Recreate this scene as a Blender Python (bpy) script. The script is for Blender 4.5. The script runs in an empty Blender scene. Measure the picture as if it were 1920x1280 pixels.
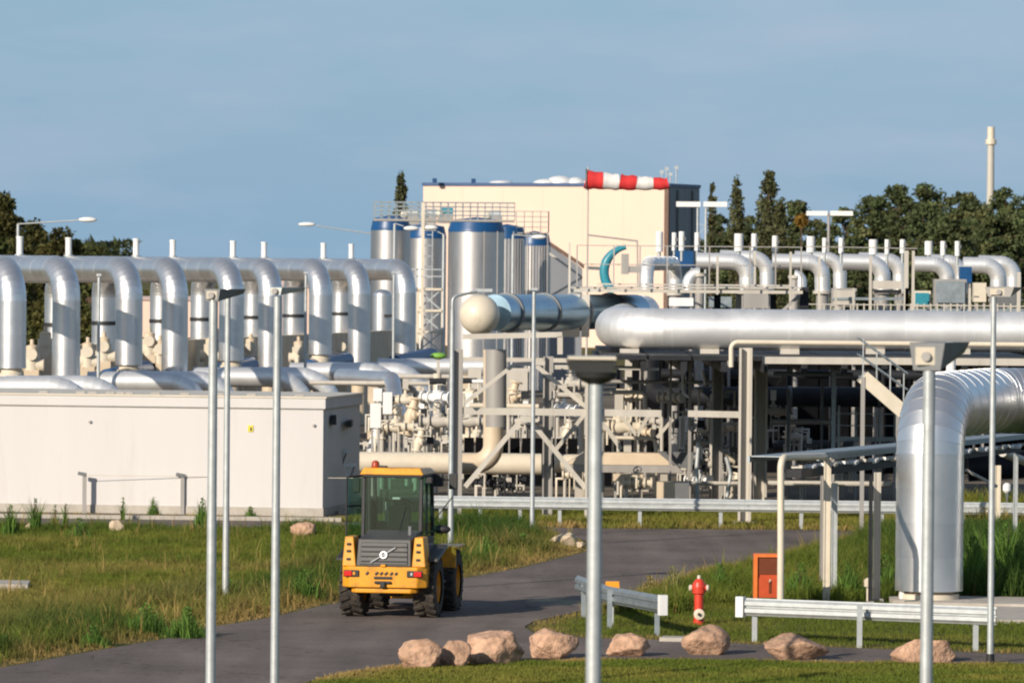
import bpy, math, random
import numpy as np
from mathutils import Vector, Matrix
from mathutils.geometry import tessellate_polygon
random.seed(7); rng = np.random.default_rng(7)
SC = bpy.context.scene
COL = SC.collection
R = math.radians

# ------------------------------------------------------------------ camera
F = 10667.0            # focal length in pixels of the 1920 px wide frame (200 mm lens)
H = 6.7                # eye height above the yard
HORIZON = 490.0
PITCH = math.atan((640 - HORIZON) / F)
ROLL = R(0.5)
cam = bpy.data.cameras.new('camera'); camo = bpy.data.objects.new('camera', cam); COL.objects.link(camo)
cam.sensor_width = 36; cam.lens = 36 * F / 1920
cam.clip_start = 1; cam.clip_end = 12000
camo.location = (0, 0, H)
CR = (Matrix.Rotation(math.pi / 2 - PITCH, 3, 'X') @ Matrix.Rotation(ROLL, 3, 'Z'))
camo.rotation_euler = CR.to_euler()
cam.dof.use_dof = True; cam.dof.focus_distance = 112; cam.dof.aperture_fstop = 5.6
SC.camera = camo

# ------------------------------------------------------------------ world, sun, exposure
SUN_EL, SUN_AZ = R(22), R(36)      # light travels to the right and away from the camera
W_ = bpy.data.worlds.new('World'); SC.world = W_; W_.use_nodes = True
nt = W_.node_tree; nt.nodes.clear()
out = nt.nodes.new('ShaderNodeOutputWorld'); bg = nt.nodes.new('ShaderNodeBackground')
sky = nt.nodes.new('ShaderNodeTexSky'); sky.sky_type = 'NISHITA'; sky.sun_disc = False
sky.sun_elevation = SUN_EL; sky.sun_rotation = R(216); sky.altitude = 10
sky.air_density = 1.0; sky.dust_density = 0.6; sky.ozone_density = 2.0
bg.inputs['Strength'].default_value = 0.085
tc = nt.nodes.new('ShaderNodeTexCoord')
sep = nt.nodes.new('ShaderNodeSeparateXYZ'); nt.links.new(tc.outputs['Generated'], sep.inputs[0])
# clear air low over the coast: the haze band is bluer than the model's
mr = nt.nodes.new('ShaderNodeMapRange'); mr.inputs['From Min'].default_value = 0.0; mr.inputs['From Max'].default_value = 0.55
mr.inputs['To Min'].default_value = 0.86; mr.inputs['To Max'].default_value = 0.0
nt.links.new(sep.outputs['Z'], mr.inputs['Value'])
mx = nt.nodes.new('ShaderNodeMix'); mx.data_type = 'RGBA'; mx.blend_type = 'MIX'
nt.links.new(mr.outputs[0], mx.inputs['Factor']); nt.links.new(sky.outputs[0], mx.inputs['A'])
mx.inputs['B'].default_value = (2.6, 4.6, 6.8, 1)
# thin cloud streaks
mp = nt.nodes.new('ShaderNodeMapping'); mp.inputs['Scale'].default_value = (14, 14, 60)
nt.links.new(tc.outputs['Generated'], mp.inputs[0])
no = nt.nodes.new('ShaderNodeTexNoise'); no.inputs['Scale'].default_value = 1.0; no.inputs['Detail'].default_value = 5; no.inputs['Roughness'].default_value = 0.55
nt.links.new(mp.outputs[0], no.inputs['Vector'])
mr2 = nt.nodes.new('ShaderNodeMapRange'); mr2.inputs['From Min'].default_value = 0.42; mr2.inputs['From Max'].default_value = 0.78
mr2.inputs['To Min'].default_value = 0.0; mr2.inputs['To Max'].default_value = 0.75
nt.links.new(no.outputs['Fac'], mr2.inputs['Value'])
mx2 = nt.nodes.new('ShaderNodeMix'); mx2.data_type = 'RGBA'
nt.links.new(mr2.outputs[0], mx2.inputs['Factor']); nt.links.new(mx.outputs['Result'], mx2.inputs['A'])
mx2.inputs['B'].default_value = (4.7, 5.6, 7.1, 1)
nt.links.new(mx2.outputs['Result'], bg.inputs[0]); nt.links.new(bg.outputs[0], out.inputs[0])

sd = bpy.data.lights.new('sun', 'SUN'); sd.energy = 4.8; sd.angle = R(0.5); sd.color = (1.0, 0.90, 0.76)
so = bpy.data.objects.new('sun', sd); COL.objects.link(so)
SUNV = Vector((math.sin(SUN_AZ) * math.cos(SUN_EL), math.cos(SUN_AZ) * math.cos(SUN_EL), -math.sin(SUN_EL)))
so.rotation_euler = SUNV.to_track_quat('-Z', 'Y').to_euler(); so.location = (-60, -60, 60)
SC.render.engine = 'CYCLES'
SC.view_settings.view_transform = 'Standard'; SC.view_settings.look = 'None'
SC.view_settings.exposure = 0.12; SC.view_settings.gamma = 1.0; SC.view_settings.use_curve_mapping = False
SC.cycles.max_bounces = 6; SC.cycles.glossy_bounces = 4; SC.cycles.diffuse_bounces = 3; SC.cycles.transparent_max_bounces = 12
SC.cycles.use_denoising = True
SC.cycles.pixel_filter_type = 'BLACKMAN_HARRIS'; SC.cycles.filter_width = 2.1

# ------------------------------------------------------------------ placing
# photo pixel (1920 x 1280) + scale s (pixels per metre, depth = F / s) -> point in the world
def ray(px, py):
    d = CR @ Vector((px - 960, -(py - 640), -F)); return d / d.y
def w(px, py, s):
    D = F / s; d = ray(px, py); return Vector((d.x * D, D, H + d.z * D))
def g(px, py):
    d = ray(px, py); t = -H / d.z; return Vector((d.x * t, t, 0))
def gs(px, s):                         # ground point under image column px at scale s
    p = w(px, HORIZON + H * s, s); return Vector((p.x, p.y, 0))
def S(py, px=960):                     # scale of the ground seen at a pixel
    return F / g(px, py).y

# ------------------------------------------------------------------ materials
MATS = {}
def mat(name, col, rough=0.6, metal=0.0, var=0.12, nscale=3.0, bump=0.0, bscale=20.0, spec=None, streak=False, col2=None, rnd=0.0, coat=0.0):
    m = bpy.data.materials.new(name); m.use_nodes = True; t = m.node_tree; b = t.nodes['Principled BSDF']
    c = t.nodes.new('ShaderNodeTexCoord')
    mpn = t.nodes.new('ShaderNodeMapping'); t.links.new(c.outputs['Object'], mpn.inputs[0])
    if streak: mpn.inputs['Scale'].default_value = (1, 1, 0.12)
    n = t.nodes.new('ShaderNodeTexNoise'); n.inputs['Scale'].default_value = nscale; n.inputs['Detail'].default_value = 6; n.inputs['Roughness'].default_value = 0.6
    t.links.new(mpn.outputs[0], n.inputs['Vector'])
    r = t.nodes.new('ShaderNodeValToRGB')
    a = [max(0, x * (1 - var)) for x in col]; z = [min(1, x * (1 + var)) for x in col]
    if col2: a, z = col, col2
    r.color_ramp.elements[0].position = 0.32; r.color_ramp.elements[1].position = 0.68
    r.color_ramp.elements[0].color = (*a, 1); r.color_ramp.elements[1].color = (*z, 1)
    t.links.new(n.outputs['Fac'], r.inputs[0])
    last = r.outputs[0]
    if rnd:
        oi = t.nodes.new('ShaderNodeObjectInfo'); q = t.nodes.new('ShaderNodeMapRange')
        q.inputs['To Min'].default_value = 1 - rnd; q.inputs['To Max'].default_value = 1 + rnd
        t.links.new(oi.outputs['Random'], q.inputs['Value'])
        hs = t.nodes.new('ShaderNodeHueSaturation'); t.links.new(q.outputs[0], hs.inputs['Value']); t.links.new(last, hs.inputs['Color']); last = hs.outputs[0]
    t.links.new(last, b.inputs['Base Color'])
    rr = t.nodes.new('ShaderNodeMapRange'); rr.inputs['To Min'].default_value = max(0.02, rough - 0.07); rr.inputs['To Max'].default_value = min(1, rough + 0.07)
    t.links.new(n.outputs['Fac'], rr.inputs['Value']); t.links.new(rr.outputs[0], b.inputs['Roughness'])
    b.inputs['Metallic'].default_value = metal
    if spec is not None: b.inputs['Specular IOR Level'].default_value = spec
    if coat: b.inputs['Coat Weight'].default_value = coat; b.inputs['Coat Roughness'].default_value = 0.15
    if bump:
        n2 = t.nodes.new('ShaderNodeTexNoise'); n2.inputs['Scale'].default_value = bscale; n2.inputs['Detail'].default_value = 5
        t.links.new(c.outputs['Object'], n2.inputs['Vector'])
        bp = t.nodes.new('ShaderNodeBump'); bp.inputs['Strength'].default_value = bump; bp.inputs['Distance'].default_value = 0.05
        t.links.new(n2.outputs['Fac'], bp.inputs['Height']); t.links.new(bp.outputs[0], b.inputs['Normal'])
    MATS[name] = m; return m
ALU = mat('aluminium_cladding', (0.74, 0.735, 0.735), 0.37, 0.88, 0.06, 1.2, 0.06, 3.0, rnd=0.05)
VESSEL = mat('sky_tinted_cladding', (0.36, 0.52, 0.64), 0.30, 0.8, 0.08, 1.0, 0.04, 3)  # blue base tint stands in for the sky mirrored in the shell
ALUB = mat('matt_aluminium_cladding', (0.86, 0.85, 0.835), 0.46, 0.66, 0.07, 1.2, 0.06, 3.0, rnd=0.05)
STEEL = mat('silo_steel', (0.62, 0.59, 0.57), 0.38, 0.92, 0.12, 1.0, 0.05, 2.0, streak=True, rnd=0.04)
GALV = mat('galvanised_steel', (0.50, 0.52, 0.52), 0.48, 0.45, 0.10, 6.0, 0.03, 30)
GALVD = mat('dark_bluish_galvanised_steel', (0.30, 0.34, 0.36), 0.5, 0.6, 0.15, 6.0, 0.03, 30)
RACK = mat('pale_rack_paint', (0.50, 0.46, 0.40), 0.55, 0.0, 0.10, 2.0, 0.03, 15, streak=True)
RACKG = mat('grey_rack_paint', (0.33, 0.31, 0.29), 0.55, 0.1, 0.12, 2.0, 0.03, 15, streak=True)
DARKP = mat('near_black_paint_and_shade', (0.022, 0.023, 0.027), 0.55, 0.0, 0.3, 2.0, spec=0.25)  # near black; also stands in for deep shade under the rack
DARKW = mat('shade_black', (0.006, 0.006, 0.007), 0.9, 0.0, 0.3, 1.0, spec=0.02)  # near-black tone painted where deep shade lies under the rack
CREAM = mat('cream_pipe_paint', (0.62, 0.50, 0.36), 0.45, 0.0, 0.08, 1.5, 0.02, 8)
CREAML = mat('pale_cream_paint', (0.66, 0.58, 0.46), 0.42, 0.0, 0.07, 2.0)
WALLP = mat('peach_wall', (0.80, 0.575, 0.46), 0.8, 0.0, 0.03, 0.15)
WALLG = mat('dark_grey_wall', (0.22, 0.23, 0.25), 0.6, 0.1, 0.10, 0.5, streak=True)
WHITEW = mat('white_render', (0.59, 0.565, 0.55), 0.85, 0.0, 0.035, 0.5, 0.05, 8, streak=True)
TRIM = mat('blue_trim', (0.015, 0.06, 0.17), 0.4, 0.0, 0.1, 1)
BLUE = mat('blue_paint_and_sky_tint', (0.006, 0.065, 0.19), 0.38, 0.0, 0.12, 2)
TEAL = mat('teal_paint', (0.03, 0.24, 0.31), 0.4, 0.0, 0.12, 2)
WHITE = mat('white_enamel', (0.78, 0.77, 0.75), 0.4, 0.0, 0.04, 3)
RED = mat('red_fabric', (0.62, 0.03, 0.03), 0.8, 0.0, 0.12, 6, 0.1, 10)
WFAB = mat('white_fabric', (0.72, 0.69, 0.66), 0.85, 0.0, 0.06, 6, 0.1, 10)
HYD = mat('hydrant_red', (0.62, 0.05, 0.025), 0.4, 0.0, 0.1, 8)
ORANGE = mat('orange_enamel', (0.72, 0.17, 0.03), 0.45, 0.0, 0.08, 5)
ORED = mat('red_orange_panel', (0.50, 0.075, 0.02), 0.4, 0.0, 0.1, 5)
BROWN = mat('brown_glazed_panel', (0.16, 0.045, 0.02), 0.25, 0.0, 0.1, 5)
AMBER = mat('amber_plastic', (0.85, 0.32, 0.02), 0.3, 0.0, 0.05, 5)
YEL = mat('machine_yellow', (0.74, 0.315, 0.012), 0.45, 0.0, 0.10, 3, 0.03, 8, coat=0.15)
BLACK = mat('black_plastic', (0.02, 0.02, 0.021), 0.55, 0.0, 0.3, 6)
GREY = mat('graphite_grille', (0.055, 0.053, 0.052), 0.5, 0.1, 0.25, 4)
TYRE = mat('tyre_rubber', (0.028, 0.024, 0.021), 0.85, 0.0, 0.35, 9, 0.2, 25)
CHROME = mat('bright_metal', (0.75, 0.75, 0.74), 0.3, 0.6, 0.05, 5)
TAIL = mat('tail_light_red', (0.65, 0.02, 0.015), 0.25, 0.0, 0.05, 5)
LAMPG = mat('lamp_housing_grey', (0.16, 0.165, 0.17), 0.5, 0.2, 0.1, 5)
LAMPK = mat('lamp_housing_dark', (0.02, 0.02, 0.018), 0.6, 0.0, 0.1, 5)
CONC = mat('concrete', (0.42, 0.38, 0.33), 0.9, 0.0, 0.12, 3, 0.1, 20)
BEIGEW = mat('beige_concrete_wall', (0.64, 0.53, 0.39), 0.85, 0.0, 0.10, 1.5, 0.05, 8)
TRUNK = mat('bark', (0.10, 0.065, 0.045), 0.9, 0.0, 0.3, 4, 0.3, 10)
ROCK = mat('granite', (0.29, 0.17, 0.11), 0.85, 0.0, 0, 6.0, 0.9, 14, col2=(0.62, 0.38, 0.25), rnd=0.18)
ROCKP = mat('pale_granite', (0.42, 0.32, 0.22), 0.85, 0.0, 0, 3.5, 0.5, 9, col2=(0.62, 0.50, 0.36), rnd=0.1)
STICK = mat('yellow_sticker', (0.75, 0.60, 0.05), 0.5)
LIME = mat('lime_plastic', (0.20, 0.42, 0.06), 0.5)
BRICK = mat('brown_roof', (0.16, 0.10, 0.075), 0.8)
SEAT = mat('seat_cloth', (0.015, 0.015, 0.017), 0.9)
DRY = mat('sand_edge', (0.26, 0.20, 0.13), 0.95, 0, 0.2, 4, 0.3, 12)

def dirt(m, col, lo=.5, hi=.72, scale=2.5, amt=.7, stretch=1.0):
    t = m.node_tree; b = t.nodes['Principled BSDF']; src = b.inputs['Base Color'].links[0].from_socket
    c = t.nodes.new('ShaderNodeTexCoord'); mp = t.nodes.new('ShaderNodeMapping'); mp.inputs['Scale'].default_value = (1, 1, stretch); mp.inputs['Location'].default_value = (3.1, 7.7, 1.3)
    n = t.nodes.new('ShaderNodeTexNoise'); n.inputs['Scale'].default_value = scale; n.inputs['Detail'].default_value = 9; n.inputs['Roughness'].default_value = .7
    t.links.new(c.outputs['Object'], mp.inputs[0]); t.links.new(mp.outputs[0], n.inputs['Vector'])
    r = t.nodes.new('ShaderNodeMapRange'); r.inputs['From Min'].default_value = lo; r.inputs['From Max'].default_value = hi; r.inputs['To Max'].default_value = amt; t.links.new(n.outputs['Fac'], r.inputs[0])
    mi = t.nodes.new('ShaderNodeMix'); mi.data_type = 'RGBA'; t.links.new(r.outputs[0], mi.inputs['Factor']); t.links.new(src, mi.inputs['A']); mi.inputs['B'].default_value = (*col, 1); t.links.new(mi.outputs['Result'], b.inputs['Base Color'])
dirt(YEL, (.16, .10, .05), .52, .75, 4, .75); dirt(TYRE, (.12, .09, .06), .45, .7, 7, .7); dirt(WHITEW, (.42, .38, .33), .55, .85, 1.6, .45, .12); dirt(WALLP, (.60, .46, .36), .5, .8, .5, .3, .2)
dirt(ALUB, (.48, .45, .41), .56, .82, 1.1, .5, .6); dirt(ALU, (.42, .40, .37), .56, .82, 1.1, .55, .6); dirt(STEEL, (.30, .25, .21), .5, .8, 1.2, .6, .1); dirt(RACK, (.28, .21, .14), .58, .8, 3, .6, .4); dirt(CREAML, (.40, .31, .2), .56, .8, 3, .5); dirt(ROCK, (.20, .19, .14), .56, .7, 5, .8); dirt(GREY, (.14, .12, .09), .5, .8, 5, .6); dirt(GALV, (.33, .31, .28), .56, .8, 3, .5, .3)
def ground_mat(name, c1, c2, c3, sc=0.4, bump=0.4):
    m = bpy.data.materials.new(name); m.use_nodes = True; t = m.node_tree; b = t.nodes['Principled BSDF']
    c = t.nodes.new('ShaderNodeTexCoord')
    n = t.nodes.new('ShaderNodeTexNoise'); n.inputs['Scale'].default_value = sc; n.inputs['Detail'].default_value = 8; n.inputs['Roughness'].default_value = 0.65
    n2 = t.nodes.new('ShaderNodeTexNoise'); n2.inputs['Scale'].default_value = 14; n2.inputs['Detail'].default_value = 6
    t.links.new(c.outputs['Object'], n.inputs['Vector']); t.links.new(c.outputs['Object'], n2.inputs['Vector'])
    r = t.nodes.new('ShaderNodeValToRGB'); e = r.color_ramp.elements
    e[0].position = 0.35; e[0].color = (*c1, 1); e[1].position = 0.66; e[1].color = (*c3, 1)
    q = e.new(0.5); q.color = (*c2, 1)
    t.links.new(n.outputs['Fac'], r.inputs[0])
    mixn = t.nodes.new('ShaderNodeMix'); mixn.data_type = 'RGBA'; mixn.blend_type = 'MULTIPLY'; mixn.inputs['Factor'].default_value = 0.55
    r2 = t.nodes.new('ShaderNodeValToRGB'); r2.color_ramp.elements[0].position = 0.3; r2.color_ramp.elements[1].position = 0.7
    r2.color_ramp.elements[0].color = (0.5, 0.5, 0.5, 1)
    t.links.new(n2.outputs['Fac'], r2.inputs[0]); t.links.new(r.outputs[0], mixn.inputs['A']); t.links.new(r2.outputs[0], mixn.inputs['B'])
    t.links.new(mixn.outputs['Result'], b.inputs['Base Color']); b.inputs['Roughness'].default_value = 0.95
    b.inputs['Specular IOR Level'].default_value = 0.15
    bp = t.nodes.new('ShaderNodeBump'); bp.inputs['Strength'].default_value = bump; bp.inputs['Distance'].default_value = 0.04
    t.links.new(n2.outputs['Fac'], bp.inputs['Height']); t.links.new(bp.outputs[0], b.inputs['Normal'])
    return m
TURF = ground_mat('turf', (0.08, 0.085, 0.022), (0.12, 0.11, 0.034), (0.19, 0.14, 0.055), 0.5)
GRAVEL = ground_mat('yard_gravel', (0.16, 0.13, 0.10), (0.20, 0.165, 0.125), (0.25, 0.21, 0.16), 0.3)
def wear(m):
    t = m.node_tree; b = t.nodes['Principled BSDF']; src = b.inputs['Base Color'].links[0].from_socket
    c = t.nodes.new('ShaderNodeTexCoord'); mp = t.nodes.new('ShaderNodeMapping'); mp.inputs['Rotation'].default_value = (0, 0, R(-20)); mp.inputs['Scale'].default_value = (.9, .10, 1)
    t.links.new(c.outputs['Object'], mp.inputs[0]); n = t.nodes.new('ShaderNodeTexNoise'); n.inputs['Scale'].default_value = 1.3; n.inputs['Detail'].default_value = 4; t.links.new(mp.outputs[0], n.inputs['Vector'])
    r = t.nodes.new('ShaderNodeMapRange'); r.inputs['From Min'].default_value = .35; r.inputs['From Max'].default_value = .65; r.inputs['To Min'].default_value = .84; r.inputs['To Max'].default_value = 1.12; t.links.new(n.outputs['Fac'], r.inputs[0])
    v = t.nodes.new('ShaderNodeTexVoronoi'); v.feature = 'DISTANCE_TO_EDGE'; v.inputs['Scale'].default_value = .22; n3 = t.nodes.new('ShaderNodeTexNoise'); n3.inputs['Scale'].default_value = 1.2; t.links.new(c.outputs['Object'], n3.inputs['Vector'])
    ad = t.nodes.new('ShaderNodeMixRGB'); ad.blend_type = 'LINEAR_LIGHT'; ad.inputs[0].default_value = 1.2; t.links.new(c.outputs['Object'], ad.inputs[1]); t.links.new(n3.outputs['Color'], ad.inputs[2]); t.links.new(ad.outputs[0], v.inputs['Vector'])
    r2 = t.nodes.new('ShaderNodeMapRange'); r2.inputs['From Max'].default_value = .012; r2.inputs['To Min'].default_value = .62; r2.inputs['To Max'].default_value = 1; t.links.new(v.outputs['Distance'], r2.inputs[0])
    mu = t.nodes.new('ShaderNodeMath'); mu.operation = 'MULTIPLY'; t.links.new(r.outputs[0], mu.inputs[0]); t.links.new(r2.outputs[0], mu.inputs[1])
    hs = t.nodes.new('ShaderNodeHueSaturation'); t.links.new(mu.outputs[0], hs.inputs['Value']); t.links.new(src, hs.inputs['Color']); t.links.new(hs.outputs[0], b.inputs['Base Color'])
ASPH = ground_mat('asphalt', (0.158, 0.130, 0.115), (0.192, 0.158, 0.140), (0.23, 0.19, 0.167), 0.25, 0.15)

wear(ASPH)
def veg_mat(name, trans=0.25):
    m = bpy.data.materials.new(name); m.use_nodes = True; t = m.node_tree; b = t.nodes['Principled BSDF']
    a = t.nodes.new('ShaderNodeAttribute'); a.attribute_name = 'tint'
    t.links.new(a.outputs['Color'], b.inputs['Base Color']); b.inputs['Roughness'].default_value = 0.75
    b.inputs['Specular IOR Level'].default_value = 0.2
    tr = t.nodes.new('ShaderNodeBsdfTranslucent'); t.links.new(a.outputs['Color'], tr.inputs[0])
    mi = t.nodes.new('ShaderNodeMixShader'); mi.inputs[0].default_value = trans
    o = t.nodes['Material Output']; t.links.new(b.outputs[0], mi.inputs[1]); t.links.new(tr.outputs[0], mi.inputs[2]); t.links.new(mi.outputs[0], o.inputs[0])
    return m
LEAF = veg_mat('leaves'); BLADE = veg_mat('grass_blades', 0.3)
def glass_mat(name, col, gl=0.12):
    m = bpy.data.materials.new(name); m.use_nodes = True; t = m.node_tree
    for n in list(t.nodes):
        if n.type == 'BSDF_PRINCIPLED': t.nodes.remove(n)
    tr = t.nodes.new('ShaderNodeBsdfTransparent'); tr.inputs[0].default_value = (*col, 1)
    gs_ = t.nodes.new('ShaderNodeBsdfGlossy'); gs_.inputs['Roughness'].default_value = 0.05
    mi = t.nodes.new('ShaderNodeMixShader'); mi.inputs[0].default_value = gl
    o = t.nodes['Material Output']; t.links.new(tr.outputs[0], mi.inputs[1]); t.links.new(gs_.outputs[0], mi.inputs[2]); t.links.new(mi.outputs[0], o.inputs[0])
    return m
GLASS = glass_mat('tinted_cab_glass', (0.74, 0.92, 0.85), 0.17)

# ------------------------------------------------------------------ mesh builder
class MB:
    def __init__(s): s.v = []; s.f = []; s.sm = []
    def add(s, vs, fs, smooth=False):
        o = len(s.v); s.v += [tuple(v) for v in vs]
        for f in fs: s.f.append([i + o for i in f]); s.sm.append(smooth)
        return s
    def box(s, c, d, rz=0.0, taper=1.0):
        x, y, z = d[0] / 2, d[1] / 2, d[2] / 2; M = Matrix.Rotation(rz, 3, 'Z'); c = Vector(c); vs = []
        for k in (-1, 1):
            t = taper if k > 0 else 1
            for i, j in ((-1, -1), (1, -1), (1, 1), (-1, 1)): vs.append(c + M @ Vector((i * x * t, j * y * t, k * z)))
        return s.add(vs, [(3, 2, 1, 0), (4, 5, 6, 7), (0, 1, 5, 4), (1, 2, 6, 5), (2, 3, 7, 6), (3, 0, 4, 7)])
    def hexa(s, vs):      # 4 bottom + 4 top
        return s.add(vs, [(3, 2, 1, 0), (4, 5, 6, 7), (0, 1, 5, 4), (1, 2, 6, 5), (2, 3, 7, 6), (3, 0, 4, 7)])
    def bar(s, p, q, wd, ht=None, up=(0, 0, 1)):
        ht = ht or wd; p = Vector(p); q = Vector(q); t = (q - p).normalized(); up = Vector(up)
        if abs(t.dot(up)) > 0.98: up = Vector((0, 1, 0))
        a = t.cross(up).normalized(); b = a.cross(t).normalized()
        vs = [e + a * i * wd / 2 + b * j * ht / 2 for e in (p, q) for i, j in ((-1, -1), (1, -1), (1, 1), (-1, 1))]
        return s.add(vs, [(3, 2, 1, 0), (4, 5, 6, 7), (0, 1, 5, 4), (1, 2, 6, 5), (2, 3, 7, 6), (3, 0, 4, 7)])
    def ibeam(s, p, q, wd, ht, up=(0, 0, 1)):   # H section: two flanges and a web
        p = Vector(p); q = Vector(q); t = (q - p).normalized(); up = Vector(up)
        if abs(t.dot(up)) > 0.98: up = Vector((0, 1, 0))
        a = t.cross(up).normalized(); b = a.cross(t).normalized(); th = ht * 0.14
        for k in (-1, 1): s.bar(p + b * k * (ht - th) / 2, q + b * k * (ht - th) / 2, wd, th, up)
        s.bar(p, q, wd * 0.16, ht - 2 * th - 0.004, up); return s
    def tube(s, path, r, n=16, caps=True, smooth=True):
        P, Rg = rings(path, r, n)
        vs = [v for ring in Rg for v in ring]; fs = []
        for i in range(len(Rg) - 1):
            for k in range(n): a = i * n + k; b = i * n + (k + 1) % n; fs.append((a, b, b + n, a + n))
        s.add(vs, fs, smooth)
        if caps:
            s.add(Rg[0], [tuple(reversed(range(n)))]); s.add(Rg[-1], [tuple(range(n))])
        return s
    def lathe(s, prof, c, n=24, axis=(0, 0, 1), smooth=True):   # profile (radius, height); sharp between rows
        c = Vector(c); q = Vector((0, 0, 1)).rotation_difference(Vector(axis))
        for (r0, h0), (r1, h1) in zip(prof, prof[1:]):
            vs = []
            for r_, h_ in ((r0, h0), (r1, h1)):
                for k in range(n):
                    a = 2 * math.pi * k / n; vs.append(c + q @ Vector((r_ * math.cos(a), r_ * math.sin(a), h_)))
            s.add(vs, [(k, (k + 1) % n, (k + 1) % n + n, k + n) for k in range(n)], smooth)
        return s
    def ball(s, c, r, n=20, m=12, sc=(1, 1, 1)):
        c = Vector(c); vs = []; fs = []
        for i in range(m + 1):
            th = math.pi * i / m
            for k in range(n):
                a = 2 * math.pi * k / n
                vs.append(c + Vector((r * sc[0] * math.sin(th) * math.cos(a), r * sc[1] * math.sin(th) * math.sin(a), r * sc[2] * math.cos(th))))
        for i in range(m):
            for k in range(n): a = i * n + k; b = i * n + (k + 1) % n; fs.append((a, a + n, b + n, b))
        return s.add(vs, fs, True)
    def prism(s, pts, h0, h1):      # pts in xy, vertical
        n = len(pts); vs = [(p[0], p[1], h0) for p in pts] + [(p[0], p[1], h1) for p in pts]
        return s.add(vs, [tuple(reversed(range(n))), tuple(range(n, 2 * n))] + [(i, (i + 1) % n, (i + 1) % n + n, i + n) for i in range(n)])
    def extr(s, pts, d):      # polygon pts (3D) extruded by vector d
        n = len(pts); d = Vector(d); vs = [Vector(p) for p in pts] + [Vector(p) + d for p in pts]
        return s.add(vs, [tuple(reversed(range(n))), tuple(range(n, 2 * n))] + [(i, (i + 1) % n, (i + 1) % n + n, i + n) for i in range(n)])
    def build(s, name, m, parent=None, off=None):
        me = bpy.data.meshes.new(name); off = off or Vector((0, 0, 0))
        me.from_pydata([tuple(Vector(v) - off) for v in s.v], [], s.f)
        me.polygons.foreach_set('use_smooth', s.sm); me.materials.append(m); me.update()
        o = bpy.data.objects.new(name, me); COL.objects.link(o)
        if parent: o.parent = parent
        return o
def rings(path, r, n):
    P = [Vector(p) for p in path]; P = [p for i, p in enumerate(P) if i == 0 or (p - P[i - 1]).length > 1e-6]
    rs = r if isinstance(r, (list, tuple)) else [r] * len(P)
    T = [(P[i + 1] - P[i]).normalized() for i in range(len(P) - 1)]
    u = T[0].orthogonal().normalized() if abs(T[0].z) > 0.95 else T[0].cross(Vector((0, 0, 1))).normalized()
    Rg = []
    for i, p in enumerate(P):
        tin = T[i - 1] if i > 0 else T[0]; tout = T[i] if i < len(T) else T[-1]
        nb = (tin + tout).normalized(); v = tin.cross(u).normalized(); ring = []
        for k in range(n):
            a = 2 * math.pi * k / n; d = (u * math.cos(a) + v * math.sin(a)) * rs[i]
            ring.append(p + d - tin * (d.dot(nb) / max(0.2, tin.dot(nb))))
        Rg.append(ring)
        q = tin.rotation_difference(tout); u = (q @ u).normalized()
    return P, Rg
def fillet(pts, rad, k=8):
    pts = [Vector(p) for p in pts]; o = [pts[0]]
    for i in range(1, len(pts) - 1):
        a = (pts[i - 1] - pts[i]); b = (pts[i + 1] - pts[i]); la, lb = a.length, b.length; a.normalize(); b.normalize()
        ang = a.angle(b); rr = rad[i - 1] if isinstance(rad, (list, tuple)) else rad
        t = min(rr / math.tan(ang / 2), la * 0.49 if i > 1 else la * 0.98, lb * 0.49 if i < len(pts) - 2 else lb * 0.98); rr = t * math.tan(ang / 2)
        c = pts[i] + (a + b).normalized() * (rr / math.sin(ang / 2)); s0 = pts[i] + a * t - c; s1 = pts[i] + b * t - c; tot = s0.angle(s1); ax = s0.cross(s1).normalized()
        for j in range(k + 1): o.append(c + Matrix.Rotation(tot * j / k, 3, ax) @ s0)
    o.append(pts[-1]); return o

def tag(o, label, cat, group=None, kind=None):
    if label: o['label'] = label
    if cat: o['category'] = cat
    if group: o['group'] = group
    if kind: o['kind'] = kind
    return o
class Thing:
    """an Empty at the thing's base that parents its parts; geometry is given in world coordinates unless local"""
    def __init__(s, name, label, cat, loc, group=None, rz=0.0, local=False):
        s.o = bpy.data.objects.new(name, None); COL.objects.link(s.o); s.o.location = loc; s.o.rotation_euler = (0, 0, rz); s.o.empty_display_size = 0.2
        tag(s.o, label, cat, group); s.off = Vector((0, 0, 0)) if local else Vector(loc)
    def part(s, name, mb, m, parent=None): return mb.build(name, m, parent or s.o, s.off)
def solo(name, mb, m, label, cat, group=None, loc=(0, 0, 0)):
    o = mb.build(name, m, None, Vector(loc)); o.location = loc; return tag(o, label, cat, group)
def struct(name, mb, m):
    o = mb.build(name, m); o['kind'] = 'structure'; return o
def copy_tree(o, parent=None, loc=None, rz=None):
    c = o.copy(); COL.objects.link(c); c.parent = parent
    if loc is not None: c.location = loc
    if rz is not None: c.rotation_euler.z = rz
    for ch in list(o.children): copy_tree(ch, c)
    return c

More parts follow.
